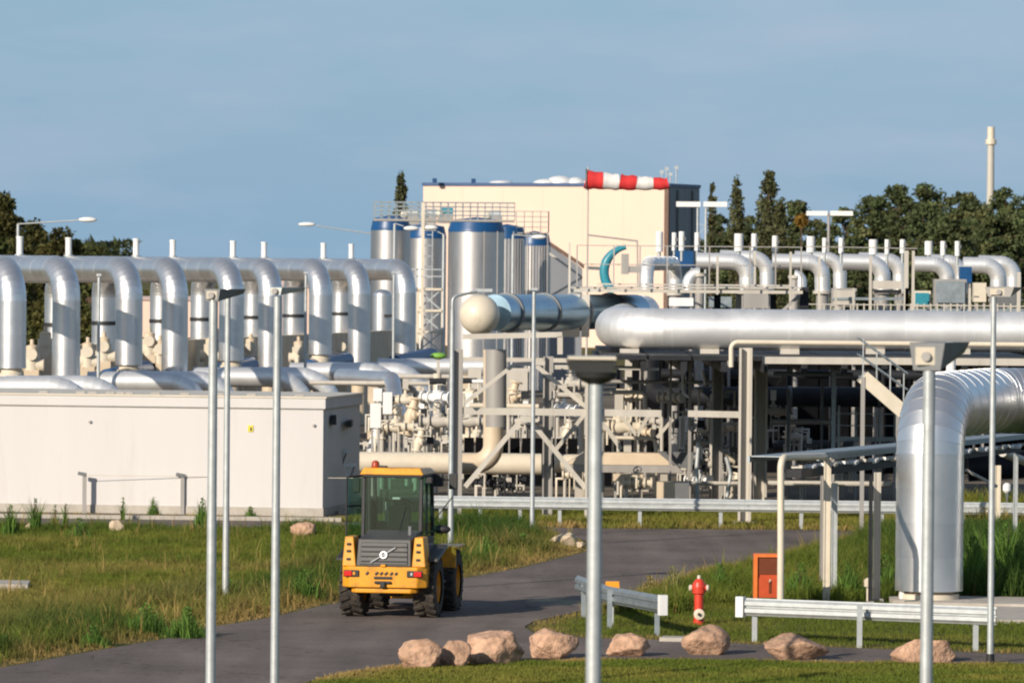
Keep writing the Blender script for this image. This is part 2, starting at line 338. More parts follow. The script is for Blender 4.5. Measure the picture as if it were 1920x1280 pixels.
def clad(t, path, r, seg=1.2, n=32, m=None, lap=0.008, name='cladding_section', parent=None):
    """metal jacket: one sheet section after the other, each lapped over the next; bends are gored"""
    m = m or ALU; P = [Vector(p) for p in path]; Q = [P[0]]
    for a, b in zip(P, P[1:]):
        L = (b - a).length; k = max(1, int(round(L / seg)))
        for j in range(1, k + 1): Q.append(a.lerp(b, j / k))
    Q, Rg = rings(Q, r, n)
    for i in range(len(Rg) - 1):
        mb = MB(); A = [Q[i] + (v - Q[i]) * (1 + lap / r) for v in Rg[i]]; B = Rg[i + 1]
        mb.add(A + B, [(k, (k + 1) % n, (k + 1) % n + n, k + n) for k in range(n)], True)
        lipi = [Q[i] + (v - Q[i]) * 0.98 for v in Rg[i]]
        mb.add(A + lipi, [(k, k + n, (k + 1) % n + n, (k + 1) % n) for k in range(n)], False)
        if i == 0: mb.add(A, [tuple(reversed(range(n)))])
        if i == len(Rg) - 2: mb.add(B, [tuple(range(n))])
        t.part(name, mb, m, parent)

# ================================================================== THE GROUND
def sheet(name, pts, z, m):
    tri = tessellate_polygon([[Vector((p[0], p[1], 0)) for p in pts]])
    mb = MB(); mb.add([(p[0], p[1], z) for p in pts], [t for t in tri])
    mb.f = [list(f) if (Vector(mb.v[f[1]]) - Vector(mb.v[f[0]])).cross(Vector(mb.v[f[2]]) - Vector(mb.v[f[0]])).z > 0 else list(reversed(f)) for f in mb.f]
    return struct(name, mb, m)
sheet('ground', [(-3000, -200), (3000, -200), (3000, 9000), (-3000, 9000)], 0.0, TURF)
far_edge = [(-90, 970), (0, 971), (600, 978), (850, 983), (1100, 991), (1500, 994), (1700, 997), (2100, 1001)]
yard = [g(*p) for p in [(-200, 966), (0, 967), (600, 973), (850, 951), (1250, 955), (1700, 959), (2200, 964)]]
yard += [Vector((60, 330, 0)), Vector((-60, 330, 0))]
sheet('gravel_yard', yard, 0.004, GRAVEL)
left_edge = [(1060, 1003), (1100, 1015), (1104, 1033), (1060, 1045), (972, 1066), (869, 1085), (760, 1108), (600, 1137), (503, 1159), (403, 1175), (300, 1200), (200, 1217), (103, 1234), (0, 1253), (-90, 1266)]
near_left = [(-90, 990), (0, 990), (300, 992), (600, 995), (840, 999), (985, 1000)]
right_edge = [(2100, 1012), (1640, 1005), (1560, 1018), (1500, 1030), (1400, 1058), (1300, 1078), (1220, 1100), (1140, 1133), (1060, 1153), (1000, 1165), (983, 1176), (1000, 1187), (1100, 1197), (1240, 1200), (1400, 1208), (1560, 1214), (1830, 1224), (2100, 1231)]
low_edge = [(2100, 1246), (1850, 1244), (1660, 1242), (1500, 1240), (1380, 1237), (1150, 1235), (1000, 1239), (860, 1244), (745, 1248), (660, 1259), (600, 1271), (540, 1292), (480, 1320)]
road_px = far_edge + right_edge + low_edge + [(-90, 1320)] + left_edge[::-1] + near_left[::-1]
road = [g(*p) for p in road_px]
sheet('road', road, 0.014, ASPH)
# kerb in front of the white building
kb = MB(); a0 = g(-90, 970); a1 = g(640, 978.4)
kb.bar(a0 + Vector((0, 0.12, 0.045)), a1 + Vector((0, 0.12, 0.045)), 0.16, 0.13); struct('kerb', kb, CONC)
kb = MB(); kb.bar(g(1240, 1201) + Vector((0, -.02, 0.03)), g(1290, 1202) + Vector((0, -.02, 0.03)), 0.5, 0.1); struct('kerb', kb, CONC)
# concrete pads
pad = MB(); p = [g(1695, 1139), g(2050, 1146), g(2060, 1132), g(1700, 1126)]; pad.prism([(q.x, q.y) for q in p], 0, 0.12)
struct('concrete_pad', pad, CONC)
pad = MB(); p = [g(1868, 1168), g(2050, 1170), g(2060, 1140), g(1868, 1138)]; pad.prism([(q.x, q.y) for q in p], 0, 0.07); struct('concrete_pad', pad, CONC)
pad = MB(); p = [g(-60, 1112), g(52, 1114), g(56, 1106), g(-60, 1104)]; pad.prism([(q.x, q.y) for q in p], 0, 0.20); struct('concrete_slab', pad, CONC)

# ------------------------------------------------------------------ grass
def inpoly(x, y, poly):
    c = np.zeros(x.shape, bool); n = len(poly); j = n - 1
    for i in range(n):
        xi, yi, xj, yj = poly[i][0], poly[i][1], poly[j][0], poly[j][1]
        if yi != yj:
            c ^= ((yi > y) != (yj > y)) & (x < (xj - xi) * (y - yi) / (yj - yi) + xi)
        j = i
    return c
def dist(x, y, line):
    d = np.full(x.shape, 1e9)
    for a, b in zip(line, line[1:]):
        ax, ay = a[0], a[1]; dx, dy = b[0] - ax, b[1] - ay; L = dx * dx + dy * dy + 1e-9
        t = np.clip(((x - ax) * dx + (y - ay) * dy) / L, 0, 1); d = np.minimum(d, np.hypot(x - ax - t * dx, y - ay - t * dy))
    return d
_tab = rng.random((64, 64))
def vnoise(x, y, f):
    x = x * f + 500; y = y * f + 500; xi = np.floor(x).astype(int); yi = np.floor(y).astype(int); u = x - xi; v = y - yi
    u = u * u * (3 - 2 * u); v = v * v * (3 - 2 * v); T = lambda a, b: _tab[a % 64, b % 64]
    return (T(xi, yi) * (1 - u) + T(xi + 1, yi) * u) * (1 - v) + (T(xi, yi + 1) * (1 - u) + T(xi + 1, yi + 1) * u) * v
def fast_mesh(name, V, tri, col, m):
    me = bpy.data.meshes.new(name); nv, nf = len(V), len(tri)
    me.vertices.add(nv); me.vertices.foreach_set('co', V.astype(np.float32).ravel())
    me.loops.add(nf * 3); me.loops.foreach_set('vertex_index', tri.astype(np.int32).ravel())
    me.polygons.add(nf); me.polygons.foreach_set('loop_start', np.arange(0, nf * 3, 3, dtype=np.int32)); me.polygons.foreach_set('loop_total', np.full(nf, 3, np.int32))
    a = me.color_attributes.new('tint', 'FLOAT_COLOR', 'POINT'); a.data.foreach_set('color', np.c_[col, np.ones(nv)].astype(np.float32).ravel())
    me.update(calc_edges=True); me.validate(); me.materials.append(m)
    o = bpy.data.objects.new(name, me); COL.objects.link(o); return o
def blades(name, x, y, h, col, wd=0.014, z0=0.0, bl=3, lean=0.45):
    n = len(x) * bl; x = np.repeat(x, bl) + rng.normal(0, 0.02, n); y = np.repeat(y, bl) + rng.normal(0, 0.02, n)
    h = np.repeat(h, bl) * rng.uniform(0.5, 1.15, n); col = np.repeat(col, bl, 0) * rng.uniform(0.75, 1.3, (n, 1))
    a = rng.uniform(0, np.pi, n); wv = wd * (0.6 + h * 1.5); dx = np.cos(a) * wv / 2; dy = np.sin(a) * wv / 2
    lx = rng.normal(0, lean, n) * h; ly = rng.normal(0, lean, n) * h
    V = np.empty((n, 5, 3)); z = np.full(n, z0)
    V[:, 0] = np.c_[x - dx, y - dy, z]; V[:, 1] = np.c_[x + dx, y + dy, z]
    V[:, 2] = np.c_[x - dx * .7 + lx * .35, y - dy * .7 + ly * .35, z0 + h * .6]; V[:, 3] = np.c_[x + dx * .7 + lx * .35, y + dy * .7 + ly * .35, z0 + h * .6]
    V[:, 4] = np.c_[x + lx, y + ly, z0 + h]
    T = (np.arange(n)[:, None, None] * 5 + np.array([[0, 1, 3], [0, 3, 2], [2, 3, 4]])[None]).reshape(-1, 3)
    C = np.repeat(col, 5, 0) * np.tile(np.array([0.85, 0.85, 1.0, 1.0, 1.1]), n)[:, None]
    return fast_mesh(name, V.reshape(-1, 3), T, C, BLADE)
def scatter(poly, dens):
    P = np.array([(p[0], p[1]) for p in poly]); lo, hi = P.min(0), P.max(0); lo[1] = max(lo[1], 85); n = int((hi - lo).prod() * dens)
    x = rng.uniform(lo[0], hi[0], n); y = rng.uniform(lo[1], hi[1], n); k = inpoly(x, y, poly) & (np.abs(x) < y * 0.115); return x[k], y[k]
GREEN = np.array([0.115, 0.150, 0.020]); DGREEN = np.array([0.055, 0.100, 0.018]); OLIVE = np.array([0.235, 0.215, 0.042]); STRAW = np.array([0.44, 0.29, 0.11])
def mixc(a, b, t): t = np.clip(t, 0, 1)[:, None]; return a * (1 - t) + b * t
L_edge = [g(*p) for p in left_edge]; N_edge = [g(*p) for p in near_left]; R_edge = [g(*p) for p in right_edge]; B_edge = [g(*p) for p in low_edge]; F_edge = [g(*p) for p in far_edge]
# left field
polyA = [g(*p) for p in near_left + left_edge]
x, y = scatter(polyA, 230)
dr = dist(x, y, L_edge); dn = dist(x, y, N_edge); n1 = vnoise(x, y, 0.45); n2 = vnoise(x, y, 1.6); n3 = vnoise(x, y, 0.18)
tall = np.clip((n1 - 0.35) * 2, 0, 1) * np.exp(-((dr - 2.4) / 2.2) ** 2)
n4 = vnoise(x, y, 4.0); n5 = vnoise(x + 40, y * .6, .8)
h = 0.07 + 0.10 * n2 + 0.12 * n4 ** 2 + 0.30 * tall * (.5 + n4) + 0.26 * np.exp(-((dn - 1.6) / 1.1) ** 2) * np.clip(n5 * 2 - .7, 0.05, 1.2)
h *= np.clip(dr / 0.9, 0.2, 1)
col = mixc(OLIVE, GREEN, (n1 * 0.9 + n4 * 0.8) - 0.05) * (0.7 + .6 * vnoise(x, y, 2.6))[:, None]; col = mixc(col, DGREEN, tall * 1.1 + 0.5 * np.exp(-((dn - 1.5) / 1.5) ** 2)); col = mixc(col, STRAW, .95 - dr / 1.1 + 0.4 * (n2 - .5)); col = mixc(col, STRAW, (n3 - 0.62) * 1.2 + (vnoise(x, y, 5) > 0.88) * 0.6)
k = (dr > 0.07) & (dn > 0.07) & (rng.random(len(x)) < np.clip(0.35 + dr * .6, 0, 1))
tag(blades('meadow_grass', x[k], y[k], h[k], col[k]), 'uneven green meadow grass left of the road, straw coloured at its edge', 'grass', kind='stuff')
x, y = scatter(polyA, 7); dr = dist(x, y, L_edge); dn = dist(x, y, N_edge); k = (dr > .25) & (dn > .15) & (rng.random(len(x)) < .12 + .9 * np.exp(-(dn / 1.6) ** 2) + .7 * np.exp(-((dr - 1.6) / 1.3) ** 2))
tag(blades('seed_stalks', x[k], y[k], rng.uniform(.25, .62, k.sum()), mixc(GREEN + 0 * x[k][:, None], STRAW, rng.random(k.sum()) * 1.3 - .3), .012, bl=4, lean=.18), 'thin straw coloured seed stalks standing above the left meadow grass', 'grass', kind='stuff')
# island between the road and the lower path
polyB = [g(*p) for p in right_edge]
x, y = scatter(polyB, 170)
dr = dist(x, y, R_edge); n1 = vnoise(x, y, 0.5); n2 = vnoise(x, y, 1.7)
yy = y - 103.5
T0 = np.where(x > 3.4, 111.5, 108.5)
h = np.where(y > T0, 0.16 + 0.42 * n2 * np.clip(dr / 1.5, 0.15, 1), 0.05 + 0.05 * n2)
h = np.where((y > T0) & (x > 8.3), h * 1.5, h); h = np.where(np.hypot(x - 8.25, y - 112.3) < 1.6, 0.06, h)
col = mixc(GREEN, OLIVE, 0.6 - n1 * 0.9); col = mixc(col, DGREEN, (x - 6.5) / 2.5 * (y > T0) * .8); col = mixc(col, STRAW, 0.75 - dr / 1.1 + 0.5 * (n2 - .5))
k = (dr > 0.06) & (rng.random(len(x)) < np.clip(0.4 + dr * .6, 0, 1))
padA = [g(*p) for p in [(1695, 1139), (2050, 1146), (2060, 1132), (1700, 1126)]]; padB = [g(*p) for p in [(1868, 1168), (2050, 1170), (2060, 1140), (1868, 1138)]]
k &= ~inpoly(x, y, padA) & ~inpoly(x, y, padB)
tag(blades('meadow_grass', x[k], y[k], h[k], col[k]), 'long grass between the road and the lower path, behind the near guardrail', 'grass', kind='stuff')
x, y = scatter(polyB, 4); dr = dist(x, y, R_edge); k = (dr > .3) & (y > np.where(x > 3.4, 111.5, 108.5)) & (np.hypot(x - 8.25, y - 112.3) > 1.8) & ~inpoly(x, y, padA) & ~inpoly(x, y, padB)
tag(blades('seed_stalks', x[k], y[k], rng.uniform(.25, .6, k.sum()), mixc(GREEN + 0 * x[k][:, None], STRAW, rng.random(k.sum()) - .2), .013, bl=4, lean=.16), 'thin seed stalks above the long grass behind the near guardrail', 'grass', kind='stuff')
# bottom verge
polyC = [g(*p) for p in low_edge] + [g(480, 1400), g(2150, 1400)]
x, y = scatter(polyC, 330); dr = dist(x, y, B_edge); n1 = vnoise(x, y, 0.9); n2 = vnoise(x, y, 3)
h = 0.035 + 0.05 * n2; col = mixc(GREEN * 1.1, OLIVE, n1 * 1.3 - 0.25); col = mixc(col, STRAW, 0.7 - dr / 0.8 + (n1 - .5)); k = dr > 0.02
tag(blades('verge_grass', x[k], y[k], h[k], col[k], 0.02), 'short mown grass along the bottom edge below the boulders', 'grass', kind='stuff')
# far verge under the far guardrail
polyD = [g(*p) for p in [(560, 977), (850, 983), (1100, 991), (1500, 994), (1700, 997), (2100, 1001), (2150, 962), (1700, 957), (1250, 953), (850, 949), (845, 965)]]
x, y = scatter(polyD, 90); dr = dist(x, y, F_edge); n1 = vnoise(x, y, 0.3); n2 = vnoise(x, y, 1.3)
h = 0.08 + 0.14 * n2; h = np.where(x > 11.5, 0.3 + 0.5 * n2, h); col = mixc(OLIVE * 1.05, GREEN, n1 * 0.9 - .1); col = mixc(col, STRAW, 0.6 - dr / 1.5 + (n2 - .5) * 1.2)
k = dr > 0.06
tag(blades('verge_grass', x[k], y[k], h[k], col[k], 0.02), 'yellowish grass under the far guardrail beside the road', 'grass', kind='stuff')
# thin strip before the white building
polyE = [g(*p) for p in [(-90, 965.5), (600, 974), (600, 970), (-90, 962)]]
x, y = scatter(polyE, 40); n2 = vnoise(x, y, 1.0); k = n2 > 0.45
tag(blades('strip_grass', x[k], y[k], 0.08 + 0.22 * (n2[k] - .4), mixc(OLIVE + 0 * x[k][:, None], STRAW, n2[k])), 'thin dry weeds along the foot of the white building', 'grass', kind='stuff')

# individual tall weeds
def weed(px, py, hpx, label, wide=0.12, dens=60, green=None):
    b = g(px, py); s_ = F / b.y; hh = hpx / s_
    t = Thing('weed_plant', label, 'plant', b, 'tall weeds growing in the grass')
    m = MB()
    for i in range(4):
        q = b + Vector((random.uniform(-1, 1) * wide * .6, random.uniform(-1, 1) * wide * .6, hh * random.uniform(.7, 1)))
        m.tube([b + Vector((random.uniform(-.03, .03), 0, 0)), b.lerp(q, .5) + Vector((random.uniform(-.02, .02), 0, .0)), q], [0.008, 0.006, 0.004], 5)
    t.part('stem', m, TRUNK)
    n = int(dens * 1.2); xx = rng.normal(0, wide * .7, n); yy_ = rng.normal(0, wide * .7, n); hv = hh * np.clip(1.05 - np.abs(xx) / (wide * 2.2), .25, 1) * rng.uniform(.45, 1, n)
    gcol = (DGREEN * 1.7 if green is None else green * 1.6); o = blades('leaves', xx, yy_, hv, np.repeat(gcol[None], n, 0) * rng.uniform(.6, 1.7, (n, 1)), wd=.016, bl=2, lean=.2); o.parent = t.o
    n = dens; z = rng.uniform(0.1, .95, n); a = rng.uniform(0, 6.28, n); rr = wide * (1.1 - z) * rng.uniform(.2, 1, n) + .015
    c = np.c_[np.cos(a) * rr, np.sin(a) * rr, z * hh]; e1 = rng.normal(0, 1, (n, 3)); e1 /= np.linalg.norm(e1, axis=1)[:, None]; e2 = rng.normal(0, 1, (n, 3)); e2 /= np.linalg.norm(e2, axis=1)[:, None]
    sz = 0.026 * rng.uniform(.6, 1.4, (n, 1)); V = np.stack([c - e1 * sz, c + e1 * sz, c + e2 * sz * 1.6], 1).reshape(-1, 3)
    cc = np.repeat(gcol * rng.uniform(.7, 1.7, (n, 1)), 3, 0)
    o = fast_mesh('flower_heads', V, np.arange(3 * n).reshape(-1, 3), cc, LEAF); o.parent = t.o; o['kind'] = 'stuff'
for a in [(20, 1005, 62, 'tall bushy weed at the left edge, in the grass before the white wall', .14, 140), (66, 1000, 70, 'tallest weed spike left of the small pale stone', .07, 120),
          (103, 990, 48, 'thin feathery weed before the white wall, left of the first hook post', .05, 40), (100 + 22, 992, 50, 'thin feathery weed just left of the pale stone', .04, 40),
          (288, 968, 38, 'small leafy weed touching the white wall by the second hook post', .12, 80), (150, 1012, 44, 'broad weed in the grass below the first hook post', .25, 160),
          (380, 985, 55, 'weed behind the front left lamp pole', .15, 110), (470, 972, 24, 'low green tuft at the wall between the two left lamp poles', .14, 90),
          (230, 975, 44, 'thin dry stalk before the white wall midway to the second hook post', .04, 30), (350, 1195, 60, 'leafy green weed by the road edge left of the lamp poles', .28, 260),
          (275, 1190, 62, 'dense green weed near the road edge, second from the lamp poles', .32, 280), (175, 1212, 42, 'dark weed at the road edge furthest to the left', .2, 160),
          (430, 1125, 40, 'green weed right behind the lamp pole base', .25, 160), (570, 1125, 60, 'green weed between the lamp poles and the yellow loader', .3, 220),
          (910, 1050, 48, 'green weed right of the loader mirrors', .3, 220), (980, 1035, 38, 'green weed at the foot of the middle thin pole', .26, 160),
          (1218, 1115, 40, 'thin straw weed behind the short guardrail', .18, 90, np.array([.16, .13, .05])), (1262, 1118, 60, 'tall straw weed left of the hydrant', .18, 110, np.array([.12, .12, .04])),
          (1350, 1115, 62, 'tall green weed right of the hydrant', .22, 160), (1500, 1125, 75, 'green weed right of the orange cabinet', .26, 200), (1590, 1122, 70, 'green weed between the tray columns', .26, 200),
          (1660, 1115, 80, 'green weed beside the big elbow pipe on its left', .22, 200), (1822, 1120, 120, 'tall shrubby weed right against the big elbow pipe', .3, 380), (1850, 1095, 110, 'shrubby weed left of the thin right pole', .3, 360),
          (1885, 1100, 130, 'shrubby weed right of the thin right pole', .32, 420), (1912, 1118, 110, 'shrubby weed at the right edge of the picture', .3, 380), (1840, 985, 60, 'pale reed tuft by the dark pipes at far right', .2, 150), (1900, 980, 60, 'reed tuft in the far verge at the right edge', .2, 150)]:
    weed(*a)

# ================================================================== BOULDERS
def boulder(px0, px1, ytop, ybase, label, group, m=ROCK, seed=0):
    rg = random.Random(seed); s_ = S(ybase, (px0 + px1) / 2); c = g((px0 + px1) / 2, ybase); wd = (px1 - px0) / s_; ht = (ybase - ytop) / s_
    mb = MB(); mb.ball((0, 0, 0), 1, 44, 26); planes = []
    for i in range(15):
        v = Vector((rg.gauss(0, 1), rg.gauss(0, 1), rg.gauss(0, .8))).normalized(); planes.append((v, rg.uniform(.60, .90)))
    out = []; 
    for v in mb.v:
        v = Vector(v)
        for n, d in planes:
            e = v.dot(n) - d
            if e > 0: v -= n * e * 0.97
        k = 1 + 0.03 * math.sin(v.x * 9 + seed) * math.cos(v.y * 8 - seed) + 0.02 * math.sin(v.z * 13 + v.x * 11) + rg.gauss(0, .008)
        out.append(v * k)
    mx_ = max(v.x for v in out); mn = min(v.x for v in out); zx = max(v.z for v in out)
    out = [Vector(((v.x - (mx_ + mn) / 2) / (mx_ - mn) * wd, v.y * wd * 0.42, v.z / zx * ht * 0.56 + ht * 0.44)) for v in out]
    mb.v = [tuple(v) for v in out]
    c.y += wd * .3
    o = mb.build('boulder', m); o.location = c; tag(o, label, 'boulder', group)
bg_ = 'pink granite boulders lined up along the path'
boulder(745, 830, 1197, 1254, 'rounded pink boulder, leftmost of the row along the path', bg_, seed=3)
boulder(816, 884, 1200, 1251, 'smaller squat boulder wedged second from the left end of the row', bg_, seed=11)
boulder(872, 984, 1183, 1246, 'wide flat topped boulder with a split front below the loader shadow', bg_, seed=5)
boulder(992, 1086, 1179, 1236, 'angular tilted boulder with bright pink face left of the nearest lamp pole', bg_, seed=8)
boulder(1136, 1221, 1187, 1232, 'low brown boulder just right of the nearest lamp pole', bg_, seed=13)
boulder(1277, 1370, 1171, 1229, 'tall boulder with notched top standing before the red hydrant', bg_, seed=21)
boulder(1431, 1557, 1188, 1239, 'long low boulder under the left half of the near guardrail', bg_, seed=34)
boulder(1669, 1796, 1198, 1243, 'long low boulder partly behind the right lamp pole', bg_, seed=9)
b2 = 'pale stones at the edge of the far road'
boulder(919, 961, 995, 1016, 'pale stone left of the thin middle pole by the far road', b2, ROCKP, 2)
boulder(1030, 1086, 998, 1024, 'pale stone at the road fork behind the nearest lamp pole', b2, ROCKP, 6)
boulder(543, 592, 978, 1009, 'orange stone block in the grass right of the lamp poles before the white building', b2, ROCK, 10)
boulder(204, 232, 974, 1002, 'small upright pale stone in the weeds before the white building', b2, ROCKP, 12)
boulder(45, 75, 980, 996, 'tiny pale stone at the left in the weeds before the white building', b2, ROCKP, 14)
boulder(1080, 1097, 1015, 1026, 'smallest pale stone touching the road fork stone', b2, ROCKP, 16)

# ================================================================== GUARDRAILS
def wbeam(mb, a, b, flip=1, ht=0.31):
    a = Vector(a); b = Vector(b); t = (b - a); t.z = 0; t.normalize(); n = Vector((t.y, -t.x, 0)) * flip
    prof = [(0, .0), (.01, .02), (.05, .06), (.05, .125), (.0, .15), (.0, .16), (.05, .185), (.05, .25), (.01, .29), (.0, .31)]
    th = .012; pr = prof + [(x_ - th, z_) for x_, z_ in reversed(prof)]
    k = ht / 0.31
    rows = [[e + n * x_ + Vector((0, 0, z_ * k)) for x_, z_ in pr] for e in (a, b)]; N = len(pr)
    mb.add(rows[0] + rows[1], [(i, (i + 1) % N, (i + 1) % N + N, i + N) for i in range(N)])
    h_ = len(prof)
    for q, row in enumerate(rows):
        mb.add(row, [(i, i + 1, N - 2 - i, N - 1 - i) if q else (i + 1, i, N - 1 - i, N - 2 - i) for i in range(h_ - 1)])
def guardrail(path, zt, posts, label, m, name='guardrail', flip=1, capm=WHITE, caps=(1, 0)):
    t = Thing(name, label, 'guardrail', Vector((path[0].x, path[0].y, 0)), 'crash barriers')
    z0 = zt - 0.31
    for i, (a, b) in enumerate(zip(path, path[1:])):
        mb = MB(); off = Vector((0, -0.006 * (i % 2), 0)); wbeam(mb, Vector((a.x, a.y, z0)) + off, Vector((b.x, b.y, z0)) + off, flip); t.part('rail_beam', mb, m)
        for q in (0.0,):
            d = (b - a).normalized(); n = Vector((d.y, -d.x, 0)) * flip
            c = Vector((a.x, a.y, z0 + .155)) + d * .06 + n * 0.012
            t.part('bolt', MB().lathe([(0.02, 0), (.02, .015), (0, .02)], c, 8, n), GALVD)
    proto = None
    for p in posts:
        mb = MB(); 
        if proto is None:
            mb.ibeam((0, .10, 0), (0, .10, zt - 0.04), .09, .10); proto = mb.build('post', m, t.o); proto.location = Vector((p.x, p.y, 0)) - t.o.location
        else:
            c = proto.copy(); COL.objects.link(c); c.location = Vector((p.x, p.y, 0)) - t.o.location
    for e, on in ((0, caps[0]), (-1, caps[1])):
        if on:
            a = path[e]; b = path[1] if e == 0 else path[-2]; d = (b - a).normalized(); n = Vector((d.y, -d.x, 0)) * flip
            c = Vector((a.x, a.y, z0 + .155)) + d * .06 + n * .04
            t.part('end_cap', MB().bar(c - d * .07, c + d * .07, .14, .36), capm)
    return t
def line(px0, s0, px1, s1, n):
    a = gs(px0, s0); b = gs(px1, s1); return [a.lerp(b, i / n) for i in range(n + 1)]
# near rail
na, nb_ = gs(1384, S(1202, 1415)), gs(1868, S(1221, 1830))
L_ = (nb_ - na).length; d_ = (nb_ - na).normalized()
guardrail([na.lerp(nb_, i / 2) for i in range(3)], 0.775, [gs(1415, S(1203, 1415)), gs(1612, S(1214, 1612)), gs(1830, S(1220, 1830))], 'pale galvanised guardrail in front of the orange cabinet and big elbow pipe', GALV)
fa, fb = gs(808, S(984, 960)), gs(1990, S(987, 1100) + .4)
fposts = [fa + (fb - fa) * ((px - 808) / (1990 - 808)) for px in (826, 901, 976, 1051, 1202, 1354, 1505, 1656, 1807, 1958)]
guardrail([fa.lerp(fb, i / 4) for i in range(5)], 0.73, fposts, 'long pale guardrail on the far side of the road before the pipe rack', GALV, caps=(0, 0))
# short rail running away from the camera
c0, c1, c2 = gs(1248, 105.3), gs(1140, 102.2), gs(1082, 98.8)
guardrail([c0, c1, c2], 0.76, [gs(1232, 104.6), gs(1143, 102.6), gs(1094, 99.5)], 'short bluish guardrail with white end left of the hydrant', GALVD, flip=-1)  # darker bluish steel paints the rail's shaded face

t = Thing('marker_lamp', 'orange marker lamp on the short guardrail right of the nearest lamp pole', 'lamp', gs(1148, 101.6))
c = w(1148, 1111, 101.6); t.part('base', MB().box(c, (.26, .12, .10)), WHITE)
t.part('lens', MB().box(c + Vector((0.0, 0, .135)), (.27, .14, .16), 0, .9), AMBER)
t.part('foot', MB().box((c.x, c.y, (c.z - .05) / 2), (.06, .06, c.z - .05)), GALV)

# ================================================================== HYDRANT, CABINET
p = gs(1310, S(1170, 1310)); k = 1 / 99.0
t = Thing('fire_hydrant', 'red fire hydrant with pale caps behind the notched boulder', 'hydrant', p)
t.part('barrel', MB().lathe([(.11, 0), (.11, .05), (.095, .06), (.085, .30), (.085, .56), (.12, .58), (.125, .70), (.11, .78), (.06, .84), (0, .86)], p, 20), HYD)
t.part('top_nut', MB().lathe([(.035, .85), (.035, .91), (.0, .92)], p, 8), CREAML)
for sg in (-1, 1):
    o = t.part('outlet', MB().lathe([(.055, 0), (.055, .14)], p + Vector((0, 0, .68)), 14, (sg, -.1, 0)), HYD)
    t.part('cap', MB().lathe([(.06, .14), (.06, .175), (.03, .19), (0, .19)], p + Vector((0, 0, .68)), 14, (sg, -.1, 0)), CREAML, o)
o = t.part('front_outlet', MB().lathe([(.085, 0), (.085, .13)], p + Vector((0, 0, .20)), 18, (0, -1, 0)), HYD)
t.part('cap', MB().lathe([(.10, .13), (.10, .17), (.05, .18), (0, .18)], p + Vector((0, 0, .20)), 18, (0, -1, 0)), CREAML, o)
t.part('cap_nut', MB().lathe([(.03, .18), (.03, .22), (0, .22)], p + Vector((0, 0, .20)), 8, (0, -1, 0)), BLACK, o)

sC = 97.0; p = gs(1442, sC)
t = Thing('equipment_cabinet', 'orange cabinet with brown upper pane and red orange lower door behind the guardrail', 'cabinet', p)
A = w(1413, 1037, sC); B = w(1468, 1120, sC); cx = (A.x + B.x) / 2; wd = B.x - A.x; zt, zb = A.z, B.z
fr = MB()
fr.box((cx, p.y, zt - .03), (wd, .42, .06)); fr.box((A.x + .035, p.y, (zt + zb) / 2 - .03), (.07, .42, zt - zb - .06)); t.part('frame', fr, ORANGE)
t.part('body', MB().box((cx + .03, p.y + .02, (zt + zb) / 2 - .02), (wd - .06, .34, zt - zb - .06)), ORED)
t.part('window_pane', MB().box((cx + .03, p.y - .16, zt - .06 - .17), (wd - .13, .02, .32)), BROWN)
dr_ = t.part('door', MB().box((cx + .03, p.y - .16, zb + .20), (wd - .11, .024, .38)), ORED)
t.part('emblem', MB().box((cx + .03, p.y - .178, zb + .18), (.05, .01, .17)).ball((cx + .03, p.y - .178, zb + .30), .035, 8, 6, (1, .3, 1)), BROWN, dr_)
t.part('emblem_dot', MB().ball((cx + .03, p.y - .180, zb + .345), .02, 8, 6, (1, .3, 1)), CREAML, dr_)
for sx in (-1, 1): t.part('leg', MB().box((cx + sx * wd * .38, p.y, zb / 2), (.06, .06, zb)), GALV)

# ================================================================== WHITE BUILDING
phi = R(9); cr = g(605, 968); ux = Vector((-math.cos(phi), math.sin(phi), 0)); uy = Vector((math.sin(phi), math.cos(phi), 0)) 
# ux: along the front to the left, uy: away
sB = F / cr.y; hB = H - (750 - HORIZON - 3.1) / sB
t = Thing('white_building', 'long low flat roofed white building on the left with a shaded right end', 'building', cr)
Lb, Db = 13.5, 5.2
def slab(mb, a, b, e, z0, z1, f=0.0):    # a..b along the front, f..e in depth
    pts = [cr + ux * a + uy * f, cr + ux * b + uy * f, cr + ux * b + uy * e, cr + ux * a + uy * e]
    return mb.prism([(q.x, q.y) for q in pts][::-1], z0, z1)
t.part('front_wall', slab(MB(), .006, Lb, .2, .22, hB - .30, 0), WHITEW)
t.part('wall', slab(MB(), .0, Lb, Db, .22, hB - .31, .2), WHITEW)
t.part('plinth', slab(MB(), -.02, Lb, Db + .02, 0, .22, -.03), CONC)
rf = t.part('parapet', slab(MB(), -.06, Lb, Db + .06, hB - .305, hB - .04, -.06), WHITEW)
t.part('coping', slab(MB(), -.09, Lb, Db + .09, hB - .04, hB, -.09), CREAML, rf)
t.part('joint_strip', slab(MB(), -.045, Lb, Db + .045, hB - .325, hB - .3, -.045), RACKG, rf)
def onwall(px, py):   # a point on the front plane
    d = ray(px, py); n = Vector((-math.sin(phi), -math.cos(phi), 0)); o = Vector((0, 0, H)); tt = (cr - o).dot(n) / d.dot(n); return o + d * tt, n
q, n = onwall(470, 803); t.part('sticker', MB().bar(q + n * .012 - ux * .07, q + n * .012 + ux * .07, .02, .17), STICK)
q, n = onwall(471, 804); t.part('sticker_symbol', MB().bar(q + n * .024 - ux * .02, q + n * .024 + ux * .02, .01, .09), BLACK)
for px, py in ((169, 790), (589, 797)):
    q, n = onwall(px, py); t.part('fitting', MB().lathe([(.04, 0), (.04, .06), (0, .07)], q, 10, n), RACKG)
